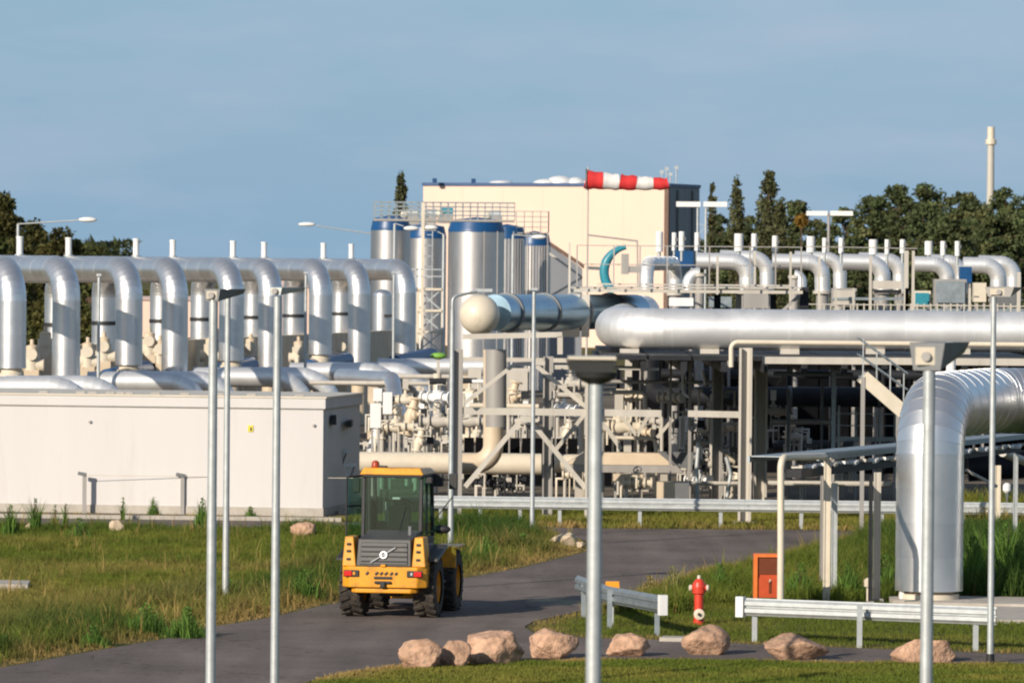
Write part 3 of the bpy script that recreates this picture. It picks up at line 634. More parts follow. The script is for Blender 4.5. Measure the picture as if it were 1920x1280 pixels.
for px in (80, 150, 172, 205, 225, 240, 290, 345, 410, 470, 560):
    q, n = onwall(px, 744); q = q - n * .1; q.z = hB + .035; t.part('roof_clip', MB().bar(q - ux * .12, q + ux * .12, .05, .06), RACKG)
q = cr + uy * 1.0 - ux * .04; t.part('side_fitting', MB().box(q + Vector((0.05, 0, 2.5)), (.12, .5, .25)), BLACK)
q = cr + uy * 3.2 - ux * .04; t.part('side_fitting', MB().box(q + Vector((0.06, 0, 2.35)), (.14, 1.6, .16)), BLACK)
# hook posts with wire in front of the white building
hooks = [(158, 888, 958), (342, 890, 960), (529, 893, 962)]; tops = []
for i, (px, y0, y1) in enumerate(hooks):
    b = g(px, y1 + 4); s_ = F / b.y; ht = (y1 + 4 - y0) / s_
    t = Thing('hook_post', ['grey post with bent top before the white wall, leftmost of three', 'grey post with bent top and hanging clip, middle of three', 'grey post with bent top right beside the second lamp pole, rightmost of three'][i], 'post', b, 'bent top posts before the white building')
    t.part('post', MB().box(b + Vector((0, 0, ht / 2)), (.10, .08, ht)), RACKG)
    t.part('hook', MB().bar(b + Vector((.05, -.03, ht - .02)), b + Vector((-.17, -.03, ht + .02)), .07, .09), LAMPG)
    t.part('brace', MB().bar(b + Vector((-.04, 0, ht * .62)), b + Vector((-.02, 0, ht - .1)), .03), RACKG)
    tops.append(b + Vector((0, -.04, ht - .03)))
mb = MB(); pts = [tops[0] + Vector((0.06, 0, 0)), tops[1] + Vector((-.06, 0, 0))]; mb.tube(pts, .008, 5); mb.tube([tops[1] + Vector((.06, 0, 0)), tops[2] + Vector((-.06, 0, 0))], .008, 5); mb.tube([tops[2] + Vector((.06, 0, 0)), tops[2] + Vector((1.9, -.3, .02))], .008, 5)
solo('wire', mb, CREAML, 'thin pale wire strung between the bent top posts', 'wire', loc=tops[0])

# ================================================================== LAMP POLES
def pole(t, px, ybase, ytop, s_, r0, r1, m=GALV, name='pole'):
    pm = (ybase + ytop) / 2; a = w(px, pm, s_); zt = w(px, ytop, s_).z; z0 = 0.0
    t.part(name, MB().tube([(a.x, a.y, z0), (a.x, a.y, zt * .5), (a.x, a.y, zt)], [r0, (r0 + r1) / 2, r1], 20), m)
    return Vector((a.x, a.y, zt))
def flathead(t, top, wd, ln, ht, right=.35, m=LAMPG):
    # box luminaire that points away from the camera, slightly to the right; a tapering underside
    d = Vector((right, 1, 0)).normalized(); a = Vector((d.y, -d.x, 0))
    f0 = top - d * .06; e = top + d * ln
    vs = [f0 - a * wd * .38 - Vector((0, 0, ht * .5)), f0 + a * wd * .38 - Vector((0, 0, ht * .5)), e + a * wd * .45 + Vector((0, 0, ht * .1)), e - a * wd * .45 + Vector((0, 0, ht * .1)),
          f0 - a * wd * .5 + Vector((0, 0, ht * .5)), f0 + a * wd * .5 + Vector((0, 0, ht * .5)), e + a * wd * .6 + Vector((0, 0, ht * .5)), e - a * wd * .6 + Vector((0, 0, ht * .5))]
    h_ = t.part('lamp_head', MB().hexa(vs), m)
    t.part('end_plate', MB().bar(f0 - d * .012 - Vector((0, 0, ht * .30)), f0 - d * .012 + Vector((0, 0, ht * .34)), wd * .62, .02, up=(0, 1, 0)), CREAML, h_)
    c = f0 - d * .03; t.part('bolt_ring', MB().lathe([(.045, 0), (.045, .02), (.0, .02)], c, 12, -d), RACKG, h_)
lamp_specs = [(398, 1340, 558, 134.0, .068, .052, 'tall lamp pole leftmost in front, with grey box head at its top'),
              (518, 1340, 556, 125.0, .062, .050, 'tall lamp pole second from left in front, with slim head pointing right')]
g_ = 'street lamps on galvanised poles'
# A
t = Thing('street_lamp', lamp_specs[0][6], 'street lamp', gs(394, 134), g_); top = pole(t, 397.5, 1300, 556, 134, .072, .062)
flathead(t, top + Vector((0, 0, .02)), .24, .9, .17, .32, LAMPG)
# B
t = Thing('street_lamp', lamp_specs[1][6], 'street lamp', gs(513, 126), g_); top = pole(t, 517.5, 1300, 556, 126, .066, .056)
flathead(t, top + Vector((0, 0, .08)), .2, .7, .11, .45, GALV)
# C
bC = g(420, 1132); sC_ = F / bC.y
t = Thing('street_lamp', 'thinner lamp pole rooted in the grass between the two front left poles', 'street lamp', bC, g_)
top = pole(t, 425, 1130, 556, sC_, .066, .055); t.part('base_collar', MB().lathe([(.085, 0), (.085, .14), (.07, .16)], (top.x, top.y, 0), 16), BRICK)
t.part('lamp_head', MB().lathe([(.03, 0), (.20, .03), (.27, .07), (.26, .10), (.1, .13), (0, .13)], top, 20), GALV)
# D nearest, dark bowl head
t = Thing('street_lamp', 'nearest and thickest lamp pole in the centre, with a dark bowl shaped head', 'street lamp', gs(1115, 250), g_)
top = pole(t, 1115, 1285, 716, 250, .068, .052)
t.part('lamp_head', MB().lathe([(.045, -.02), (.09, .0), (.155, .035), (.165, .075), (.0, .075)], top + Vector((.0, 0, .0)), 28), LAMPK)
t.part('lamp_head_arm', MB().hexa([top + Vector(v) for v in [(-.20, .02, .085), (.1, .02, .03), (.1, .5, .03), (-.20, .6, .085), (-.22, .02, .165), (.155, .02, .15), (.155, .5, .15), (-.22, .6, .165)]]), LAMPK)
t.part('lamp_cover', MB().box(top + Vector((-.03, .3, .178)), (.36, .6, .02)), CREAML)
# E right
t = Thing('street_lamp', 'lamp pole in front of the big elbow pipe at right, with a grey box head', 'street lamp', gs(1740, 200), g_)
top = pole(t, 1739.5, 1285, 688, 200, .062, .058); flathead(t, top + Vector((-.01, 0, .10)), .34, .9, .26, .30, LAMPG)
# F far right
bF = g(1857, 1243); sF = F / bF.y
t = Thing('street_lamp', 'thin lamp pole at the right end of the near guardrail, with black foot sleeve', 'street lamp', bF, g_)
top = pole(t, 1860, 1243, 556, sF, .056, .045); t.part('foot_sleeve', MB().lathe([(.072, 0), (.072, .16), (.058, .165)], (top.x, top.y, 0), 16), BLACK)
flathead(t, top + Vector((.1, 0, .08)), .5, .6, .16, .25, RACKG)
# G, H
bG = g(843, 1036); sG = F / bG.y
t = Thing('street_lamp', 'pale lamp pole right of the loader with an arm curved over to the right', 'street lamp', bG, g_)
a = w(846.5, 800, sG); zt = w(850, 556, sG).z
t.part('pole', MB().tube([(a.x, a.y, 0), (a.x, a.y, zt - .3)], [.065, .05], 16), GALV)
t.part('arm', MB().tube(fillet([(a.x, a.y, zt - .3), (a.x, a.y, zt), (a.x + .55, a.y + .3, zt + .12)], .15, 6), .035, 10), GALV)
t.part('lamp_head', MB().box((a.x + .72, a.y + .38, zt + .15), (.38, .18, .07)), GALV)
bH = g(996, 1007); sH = F / bH.y
t = Thing('street_lamp', 'thin pale pole behind the road fork, left of the nearest lamp pole', 'street lamp', bH, g_)
top = pole(t, 999.5, 1005, 545, sH, .058, .045); t.part('foot_sleeve', MB().lathe([(.08, 0), (.08, .18), (.06, .19)], (top.x, top.y, 0), 14), BLACK)
t.part('lamp_head', MB().box(top + Vector((0, .15, .04)), (.16, .5, .06)), GALV)
# small poles among the arches
for i, (px, yt, s_) in enumerate([(185, 517, 57.5), (573, 513, 50.5), (738, 512, 47.0)]):
    t = Thing('lamp_post', ['thin post with small head before the third silver arch', 'thin post with small head left of the seventh silver arch', 'thin post with small head before the last silver arch'][i], 'post', gs(px, s_), 'thin posts among the silver arches')
    top = pole(t, px, 700, yt, s_, .06, .05, GALV); t.part('lamp_head', MB().box(top + Vector((0, 0, .03)), (.16, .2, .08)), GALV)

# far street lamps with long arms
def armlamp(px_pole, y_top, px_head, y_head, s_, label, head_w=.75, drop=0, two=None):
    t = Thing('street_lamp', label, 'street lamp', gs(px_pole, s_), 'far street lamps with white heads')
    a = w(px_pole, y_top, s_); b = w(px_head, y_head, s_)
    t.part('pole', MB().tube([(a.x, a.y, 0), (a.x, a.y, a.z)], [.09, .06], 10), GALV)
    t.part('arm', MB().tube([a, b], .03, 8), GALV); d = (b - a); d.normalize()
    t.part('lamp_head', MB().ball(b + d * head_w * .5, .5, 14, 8, (head_w, .32, .22)), WHITE)
armlamp(34, 420, 147, 413, 45, 'street lamp with white head above the left trees', .78)
armlamp(716, 441, 592, 423, 37, 'street lamp with white head hanging left of the silos', .9)
armlamp(832, 440, 820, 434, 42, 'street lamp with white head between the silos, lower of the pair', .75)
armlamp(740, 419, 757, 424, 42, 'street lamp with white head against the first silo, upper of the pair', .7)
armlamp(962, 440, 996, 443, 41, 'street lamp with white head at the right end of the silos', .72)
def tmast(px, y_bar, x0, x1, s_, ybot, label, twin):
    t = Thing('light_mast', label, 'light mast', gs(px, s_), 'masts with a white cross bar')
    a = w(px, y_bar, s_); l = w(x0, y_bar, s_); r_ = w(x1, y_bar, s_)
    if twin:
        for k in (-.16, .16): t.part('upright', MB().tube([(a.x + k, a.y, 0), (a.x + k, a.y, a.z)], .045, 8), GALV)
        mb = MB()
        for i in range(int(a.z / .5)): z = .25 + i * .5; mb.bar((a.x - .16, a.y, z), (a.x + .16, a.y, z + (.4 if i % 2 else -.1)), .025)
        t.part('lattice', mb, GALV)
    else: t.part('upright', MB().tube([(a.x, a.y, 0), (a.x, a.y, a.z)], .06, 8), RACKG)
    t.part('lamp_bar', MB().box((l + Vector((a.x - .06, a.y, a.z))) / 2, (abs(a.x - .06 - l.x), .2, .2)), WHITE)
    t.part('lamp_bar', MB().box((r_ + Vector((a.x + .06, a.y, a.z))) / 2, (abs(r_.x - a.x - .06), .2, .2)), WHITE)
tmast(1316, 383, 1268, 1363, 48, 560, 'lattice mast with white cross bar before the dark building end', True)
tmast(1554, 400, 1512, 1599, 44, 500, 'single mast with white cross bar among the pines', False)

# ================================================================== THE ROW OF SILVER ARCHES
arch_spec = [(20, 59.5, 690), (122, 57.5, 706), (240, 55.4, 684), (326, 53.6, 700), (432, 51.4, 676), (505, 49.6, 698), (599, 47.6, 664), (672, 46.0, 688), (758, 44.0, 662)]
arch_lab = ['silver pipe arch cut off by the left edge of the picture', 'first full silver pipe arch from the left', 'silver pipe arch behind the thin post, in shadow along its top', 'silver pipe arch left of the two front lamp poles',
            'silver pipe arch behind the front lamp poles', 'silver pipe arch crossed by the second lamp pole', 'silver pipe arch with cream foot right of the front lamp poles', 'second silver pipe arch from the right end of the row', 'last silver pipe arch at the right end of the row, before the first silo']
AR = 0.455; RUN = Vector((-2.9, 6.0, 0))
for i, (px, s_, yb) in enumerate(arch_spec):
    leg = gs(px, s_); zt = H - (487 - HORIZON) / s_ - AR; zt = 6.30
    zb = w(px, yb, s_).z
    t = Thing('pipe_arch', arch_lab[i], 'pipe', leg, 'row of silver pipe arches')
    rear = leg + RUN
    P = fillet([(leg.x, leg.y, zb), (leg.x, leg.y, zt), (rear.x, rear.y, zt), (rear.x, rear.y, 2.9)], 1.0, 10)
    clad(t, P, AR, 1.1, 32, lap=.005)
    t.part('foot_flange', MB().lathe([(.0, 0), (.40, 0), (.40, .14), (.33, .16), (.33, .30), (0, .3)], (leg.x, leg.y, zb - .30), 24), CREAML)
    t.part('foot_pipe', MB().tube([(leg.x, leg.y, 0), (leg.x, leg.y, zb - .3)], .3, 20), CREAM)
    t.part('foot_pipe', MB().tube([(rear.x, rear.y, 0), (rear.x, rear.y, 2.9)], .38, 20), CREAM)
    t.part('clamp_band', MB().lathe([(AR + .012, -.07), (AR + .03, -.07), (AR + .03, .07), (AR + .012, .07)], (rear.x, rear.y, 4.35), 24), BLACK)
    # vent stack
    vx = {0: 37, 1: 118, 2: 118, 3: 246, 4: 318, 5: 433, 6: 495, 7: 597, 8: 655}[i]
    if i in (0, 2, 3, 4, 5, 6, 7, 8):
        f = .55 if i in (3, 5, 7) else .85
        if i == 0: f = .0
        c = leg + RUN * f
        if i == 0: c = w(37, 480, 56)
        t2 = Thing('vent_pipe', 'thin white vent pipe standing up from the %s silver arch' % ['leftmost', '', 'third', 'fourth', 'fifth', 'sixth', 'seventh', 'eighth', 'last'][i], 'vent pipe', (c.x, c.y, zt + AR - .02), 'white vent pipes on the silver arches')
        t2.part('stack', MB().lathe([(.11, 0), (.11, .60), (.125, .60), (.125, .66), (.09, .66), (.09, .4), (0, .4)], (c.x, c.y, zt + AR - .02), 14), WHITE)
        t2.part('collar', MB().lathe([(.17, 0), (.17, .05), (.11, .06)], (c.x, c.y, zt + AR - .01), 14), GALV)
# broad upright behind the last arch
p = gs(715, 41.5); t = Thing('upright_pipe', 'white upright pipe with rounded top seen inside the last silver arch', 'pipe', p)
clad(t, [(p.x, p.y, 1.5), (p.x, p.y, 5.1)], .42, 1.0, 24); t.part('dome', MB().ball((p.x, p.y, 5.1), .42, 24, 12, (1, 1, .7)), ALU)
t.part('clamp', MB().box((p.x + .3, p.y - .35, 4.2), (.4, .2, .12)), BLACK); t.part('foot', MB().tube([(p.x, p.y, 0), (p.x, p.y, 1.5)], .35, 16), CREAM)
# curved headers at the foot of the arches, seen over the white building
hd = [(12, 128, 726, 61.5, 'lowest silver header elbow pair at the left above the white roof', 0), (232, 338, 716, 57.2, 'silver header elbow pair behind the two left lamp poles', 1), (430, 530, 707, 53.5, 'silver header elbow pair crossed by the second lamp pole', 2),
      (610, 705, 697, 50.0, 'silver header elbow pair above the valve cluster', 3), (770, 880, 688, 47.5, 'silver header pipe ending at the rack column', 4)]
for x0, x1, yc, s_, lab, i in hd:
    a = w(x0 - 62, yc, s_); b = w(x1 + 45, yc, s_)
    t = Thing('header_pipe', lab, 'pipe', (a.x, a.y, 0), 'silver header pipes at the foot of the arches')
    r_ = .34
    if i < 4:
        for k in (0, 1):
            o = Vector((k * .95 - .1, k * 1.3, 0))
            P = fillet([a + o * (1 if k else 1), b + o, b + o + Vector((.10, .25, -2.2))], 1.25, 8); clad(t, P, r_, 1.3, 28, m=ALUB)
            t.part('foot_pipe', MB().tube([P[-1], Vector((P[-1].x, P[-1].y, 0))], .25, 12), CREAM)
    else: clad(t, [a, b], r_, 1.3, 28, m=ALUB)
    t.part('saddle', MB().box((a.x + .5, a.y, (a.z - r_) / 2), (.4, .5, a.z - r_)), CREAM)
    t.part('saddle', MB().box((b.x - 1.0, b.y, (a.z - r_) / 2), (.4, .5, a.z - r_)), CREAM)
    # added blue spool: shaded metal mirroring the sky, put into its colour
    c = w(x0 - 26, yc - 12, s_ - 2.2); d = w(x0 + 30, yc - 22, s_ - 3.4)
    if i: 
        t3 = Thing('blue_shade_spool', 'pipe piece painted dark blue as shade at the left end of the %s header' % ['', 'second', 'third', 'fourth', 'fifth'][i], 'valve', (c.x, c.y, 0), 'blue painted shade pieces between the headers')
        t3.part('body', MB().tube([c - Vector((.1, 0, .1)), d + Vector((.2, 0, 0))], .33, 18), BLUE)
        t3.part('stand', MB().box((c.x, c.y, (c.z - .3) / 2), (.3, .3, c.z - .3)), CREAM)
# beige wall behind the arch feet, with cream valves
w0 = gs(-120, 60.0) + Vector((-1.0, 6.5, 0)); w1 = gs(800, 43.0) + Vector((-1.0, 6.5, 0)); d = (w1 - w0).normalized(); n_ = Vector((d.y, -d.x, 0))
t = Thing('low_wall', 'low beige concrete wall of panels behind the feet of the silver arches', 'wall', w0)
npn = 18
for i in range(npn):
    a = w0.lerp(w1, i / npn) + d * .02; b = w0.lerp(w1, (i + 1) / npn) - d * .02
    pts = [a, b, b - n_ * .5, a - n_ * .5]; t.part('wall_panel', MB().prism([(q.x, q.y) for q in pts], 0, 3.6), BEIGEW)
for i, (px, py, s_) in enumerate([(85, 640, 55), (165, 660, 54), (280, 640, 51), (300, 655, 51), (470, 650, 47.5), (560, 655, 47), (640, 650, 45.5), (395, 650, 49), (60, 665, 56), (195, 650, 53.5)]):
    c = w(px, py, s_); 
    t = Thing('gate_valve', 'cream gate valve with round flange %s' % ['left of the first full arch leg', 'just right of the first full arch leg', 'left of the fourth arch leg', 'touching the fourth arch leg on its left', 'between the two front lamp poles and the sixth arch', 'beside the sixth arch leg, below the small post', 'between the seventh and eighth arch legs', 'behind the leftmost front lamp pole', 'at the foot of the leftmost arch', 'below the clamp band right of the thin post'][i], 'valve', (c.x, c.y, 0), 'cream gate valves behind the arches')
    t.part('body', MB().tube([(c.x, c.y, c.z - .55), (c.x, c.y, c.z + .1)], .26, 16).tube([(c.x - .4, c.y, c.z - .35), (c.x + .4, c.y, c.z - .35)], .22, 16), CREAML)
    t.part('flange', MB().lathe([(.0, -.05), (.2, -.05), (.2, .05), (0, .05)], (c.x, c.y - .3, c.z + .02), 18, (0, -1, 0)), CREAML)
    t.part('bonnet', MB().lathe([(.20, 0), (.20, .2), (.07, .25), (.07, .42), (0, .42)], (c.x, c.y, c.z + .1), 14), CREAM)
    t.part('stand', MB().box((c.x, c.y, (c.z - .5) / 2), (.5, .5, c.z - .5)), CREAM)

# ================================================================== SILOS
def silo(cx, Rpx, ytop, ybot, s_, label, ribs=0):
    p = gs(cx, s_); p.y += Rpx / s_; r_ = Rpx / s_; zt = w(cx, ytop, s_).z; zs = w(cx, ytop + 22, s_).z
    t = Thing('silo', label, 'silo', p, 'steel silos with blue shoulders')
    hb = [(zs) * k / 6 for k in range(7)]
    for a, b in zip(hb, hb[1:]): t.part('shell_course', MB().lathe([(r_ * 1.006, a), (r_, b)], p, 48), STEEL)
    t.part('shoulder', MB().lathe([(r_ * 1.012, zs - .02), (r_ * 1.0, zs + .12), (r_ * .90, zt - .05), (r_ * .88, zt), (0, zt + .15)], p, 48), BLUE)
    if ribs:
        for k in range(ribs):
            a = -math.pi / 2 + (k - ribs * .25) * .17; q = p + Vector((math.cos(a) * (r_ + .04), math.sin(a) * (r_ + .04), 0))
            t.part('shadow_rib', MB().box((q.x, q.y, zs * .5), (.05, .05, zs)), STEEL)  # ribs added in place of the railing cage's shadow lines
    return t, p, zt, r_
SS = 38.0
silo(729, 37, 409, 600, SS, 'leftmost silo with bright highlight and blue shoulder')
silo(797, 37, 424, 600, 36.2, 'shaded silo behind the ladder tower')
silo(890, 53, 412, 600, 38.4, 'largest silo in the middle with bright highlight')
silo(948, 34, 425, 600, 36.6, 'grey silo just right of the largest one', 9)
silo(1000, 30, 438, 600, 36.0, 'rightmost silo partly covered by railing', 9)
# catwalk with railings
def railing(t, a, b, z0, z1, nrail, step, rr=.02, m=GALVD, postw=.04):
    a = Vector(a); b = Vector(b); L = (b - a).length; k = max(1, int(L / step)); 
    for i in range(k + 1):
        q = a.lerp(b, i / k); t.part('railing_post', MB().box((q.x, q.y, (z0 + z1) / 2), (postw, postw, z1 - z0)), m)
    for j in range(nrail):
        z = z0 + (z1 - z0) * (j + 1) / nrail; off = Vector((0, -.03 - postw / 2, 0)); t.part('rail', MB().bar(Vector((a.x, a.y, z)) + off, Vector((b.x, b.y, z)) + off, rr * 2), m)
Pt = Thing('catwalk', 'railed catwalk running over the tops of the silos', 'catwalk', gs(697, 40), None)
zA0, zA1 = w(697, 410, 40).z, w(697, 378, 40).z
for dy in (0, 3.4):
    a = gs(697, 40) + Vector((0, dy, 0)); b = gs(962, 40) + Vector((0, dy, 0)); railing(Pt, a, b, zA0, zA1, 4, .34, .018)
a = gs(697, 40); b = gs(962, 40); Pt.part('deck', MB().box(((a.x + b.x) / 2, a.y + 1.7, zA0 - .05), (b.x - a.x, 3.5, .10)), RACKG)
zB0, zB1 = w(1000, 436, 39).z, w(1000, 397, 39).z
a = gs(965, 39.2); b = gs(1026, 39.2); railing(Pt, a, b, zB0, zB1, 4, .32, .018); railing(Pt, b, b + Vector((0, 3.4, 0)), zB0, zB1, 4, .5, .018)
Pt.part('deck', MB().box(((a.x + b.x) / 2, a.y + 1.7, zB0 - .06), (b.x - a.x, 3.4, .10)), RACKG)
for px in (905, 930, 960, 985, 1024):
    q = gs(px, 40.2); Pt.part('hanger', MB().box((q.x, q.y, zB0 / 2), (.05, .05, zB0)), RACKG)
for px, py, ww, hh in ((770, 412, .9, .5), (805, 418, .7, .8), (835, 410, .8, .5), (925, 415, .9, .5)):
    q = w(px, py, 37); tt = Thing('dosing_unit', 'grey green machine on the silo tops, at the %s' % {770: 'left beside the first silo', 805: 'ladder tower', 835: 'largest silo, left side', 925: 'largest silo, right side'}[px], 'machine', q, 'machines on top of the silos')
    tt.part('body', MB().box(q, (ww, .8, hh)), RACKG); tt.part('motor', MB().lathe([(.2, -.3), (.2, .3), (0, .3)], q + Vector((.1, -.2, hh / 2 + .1)), 12, (1, 0, 0)), TEAL if px == 835 else GALV); tt.part('cover', MB().ball(q + Vector((-ww / 3, -.3, hh / 2)), .22, 10, 8), CREAML)
# ladder tower before the silos
T_ = Thing('ladder_tower', 'pale braced steel tower with a tall pole before the silos', 'tower', gs(805, 42))
for px in (782, 828):
    q = gs(px, 42); zt = w(px, 540, 42).z
    for dy in (0, 1.1): T_.part('leg', MB().box((q.x, q.y + dy, zt / 2), (.12, .12, zt)), CREAML)
for y0, y1 in ((542, 582), (582, 622), (622, 660)):
    a = w(782, y0, 42); b = w(828, y1, 42); T_.part('crossbar', MB().bar((a.x, a.y - .07, a.z), (b.x, a.y - .07, a.z), .1), CREAML)
    T_.part('brace', MB().bar((a.x, a.y - .02, a.z), (b.x, a.y - .02, b.z), .06), GALV); T_.part('brace', MB().bar((b.x, a.y + .03, a.z), (a.x, a.y + .03, b.z), .06), GALV)
q = gs(790, 42); zt = w(790, 380, 42).z; T_.part('mast', MB().box((q.x, q.y - .12, zt / 2), (.14, .1, zt)), CREAML)
for k in range(7): z = w(790, 540 - k * 20, 42).z; T_.part('rung', MB().box((q.x + .25, q.y, z), (.36, .03, .03)), GALV)
q = gs(803, 42); T_.part('ladder_rail', MB().box((q.x + .12, q.y, zt * .45), (.04, .04, zt * .9)), GALV)
for px in (770, 782): q = w(px, 525, 43); T_.part('landing_rail', MB().box((q.x, q.y, q.z), (.05, .05, 1.0)), GALV)
q = w(800, 505, 43); T_.part('landing_rail', MB().box(q, (1.5, .05, .05)), GALV); q = w(800, 518, 43); T_.part('landing_rail', MB().box(q, (1.5, .05, .05)), GALV)

# ================================================================== BUILDINGS BEHIND
s0 = 24.0; c0 = gs(1251, s0); th = R(20); u = Vector((-math.cos(th), math.sin(th), 0)); v = Vector((math.sin(th), math.cos(th), 0))
zt = w(1251, 344, s0).z; LW = (1251 - 793) / s0 / math.cos(th) * 1.01; LD = (1315 - 1251) / s0 / math.sin(th)
t = Thing('large_hall', 'large peach coloured flat roofed hall with an end coloured dark as shade behind the silos', 'building', c0)
def hp(mb, a, b, f0, f1, z0, z1):
    pts = [c0 + u * a + v * f0, c0 + u * b + v * f0, c0 + u * b + v * f1, c0 + u * a + v * f1]; return mb.prism([(q.x, q.y) for q in pts][::-1], z0, z1)
for i in range(6): t.part('wall_panel', hp(MB(), .35 + (LW - .35) * i / 6 + .004, .35 + (LW - .35) * (i + 1) / 6 - .004, 0, .2, 0, zt - .25), WALLP)
t.part('corner_strip', hp(MB(), 0, .35, 0, .3, 0, zt - .25), BRICK)
ed = 4
for i in range(ed): t.part('end_panel', hp(MB(), -.0, .2, .3 + (LD - .3) * i / ed + .03, .3 + (LD - .3) * (i + 1) / ed - .03, 0, zt - .25), WALLG)  # end panels coloured dark for the side turned from the sun
t.part('wall', hp(MB(), .22, LW, .22, LD, 0, zt - .26), DARKW)
for i in (1, 3): f = .3 + (LD - .3) * i / ed; t.part('downpipe', hp(MB(), -.14, -.02, f - .15, f + .15, 0, zt - .5), LAMPG)
rf = t.part('roof', hp(MB(), -.1, LW + .1, -.1, LD, zt - .25, zt), TRIM)
for px, wd, hh in ((940, 2.0, .25), (1025, 2.2, .4), (1050, 2.4, .65), (1080, 1.8, .55), (1105, 1.2, .4)):
    q = w(px, 336, s0 - .35); t.part('skylight', MB().ball((q.x, q.y, zt - .02), .5, 16, 10, (wd, 3.0, hh * 2)), WHITE, rf)
for px in (888, 815): q = w(px, 336, s0 - .3); t.part('roof_vent', MB().box((q.x, q.y, zt + .15), (.35, .35, .35)), TRIM, rf)
for px, yy in ((1241, 318), (1250, 312), (1257, 322), (1268, 310)): q = w(px, 330, s0 - .5); z = w(px, yy, s0 - .5).z; t.part('antenna', MB().tube([(q.x, q.y, zt - .1), (q.x, q.y, z)], .05, 6).box((q.x, q.y, z - .2), (.3, .1, .25)), GALV, rf)
# dark lean-to right of the silos
a = w(1028, 455, 35); b = w(1092, 500, 35)
t = Thing('dark_shed', 'dark lean-to with sloping roof between the silos and the teal hoop', 'shed', (a.x, a.y, 0))
t.part('wall', MB().extr([(a.x, a.y, 0), (b.x, a.y, 0), (b.x, a.y, b.z - .1), (a.x, a.y, a.z - .1)], (0, 4, 0)), WALLG)
t.part('roof', MB().extr([(a.x, a.y - .1, a.z - .09), (b.x + .1, a.y - .1, b.z - .09), (b.x + .1, a.y - .1, b.z + .12), (a.x, a.y - .1, a.z + .12)], (0, 4.2, 0)), BRICK)
t.part('stair_rail', MB().bar(w(1030, 475, 36), w(1092, 520, 36), .12), RACK); t.part('stair_rail', MB().bar(w(1032, 555, 36), w(1092, 520, 36), .12), RACK)
# peach buildings seen between the arches
def shed(x0, x1, yt, yr, s_, label, dark=False):
    a = gs(x0, s_); b = gs(x1, s_); z = w(x0, yt, s_).z; zr = w(x0, yr, s_).z
    t = Thing('far_building', label, 'building', a, 'peach buildings behind the arches')
    k = max(2, int((b.x - a.x) / 2.2))
    for i in range(k): t.part('wall_panel', MB().box((a.x + (b.x - a.x) * (i + .5) / k, a.y + .1, z / 2), ((b.x - a.x) / k - .03, .2, z)), WALLP)
    t.part('end_wall', MB().box((b.x + .02, a.y + 3.2, z / 2), (.1, 6, z)), WALLG); 
    t.part('roof', MB().extr([(a.x - .2, a.y - .1, z + .01), (b.x + .2, a.y - .1, z + .01), (b.x + .2, a.y + 3, zr), (a.x - .2, a.y + 3, zr)], (0, 3.2, 0.01)), BRICK if dark else WALLP)
    t.part('base_strip', MB().box(((a.x + b.x) / 2, a.y - .06, w(x0, 632, s_).z / 2), (b.x - a.x, .1, w(x0, 632, s_).z)), DARKP)
shed(262, 430, 563, 556, 33, 'peach building seen inside the fourth silver arch')
shed(452, 604, 538, 520, 31, 'peach building seen inside the sixth silver arch')
shed(608, 700, 592, 572, 34, 'peach building with brown roof seen inside the eighth silver arch', True)

# chimney
p = gs(1855, 12); za, zb, zc = w(1855, 272, 12).z, w(1855, 262, 12).z, w(1855, 238, 12).z
t = Thing('chimney', 'tall pale chimney rising above the pines at the right', 'chimney', p)
t.part('shaft', MB().lathe([(.70, 0), (.52, za)], p, 24), RACK); t.part('collar', MB().lathe([(.52, za), (.85, za + .1), (.85, zb), (.6, zb + .1)], p, 24), CREAML)
t.part('upper_shaft', MB().lathe([(.60, zb), (.56, zc), (.4, zc), (.4, zc - 1)], p, 24), CREAML)

# windsock
sW = 52; p = gs(1098, sW); zw = w(1097, 332, sW)
t = Thing('windsock', 'red and white striped windsock blown to the right on a thin pole', 'windsock', p)
t.part('pole', MB().tube([(p.x, p.y, 0), (p.x, p.y, zw.z + .35)], [.05, .03], 10), RACK)
t.part('hoop', MB().lathe([(.37, 0), (.39, .03), (.37, .05)], w(1098, 336, sW), 20, (1, 0, 0)), LAMPG)
xs = [1098, 1131, 1162, 1194, 1225, 1253]; ys = [336, 338.5, 341, 342.5, 343.5, 344]; rr = [17.5, 16, 14.5, 13.5, 12, 10.5]
for i in range(5):
    pts = []; rad = []
    for j in range(5):
        f = j / 4; pts.append(w(xs[i] + (xs[i + 1] - xs[i]) * f, ys[i] + (ys[i + 1] - ys[i]) * f + 1.2 * math.sin(f * 3.1) + .5 * math.sin(f * 9 + i * 2), sW)); rad.append((rr[i] + (rr[i + 1] - rr[i]) * f + 1.0 * math.sin(j * 2.1 + i)) / sW)
    t.part('sock_band', MB().tube(pts, rad, 22, caps=False), RED if i % 2 == 0 else WFAB)

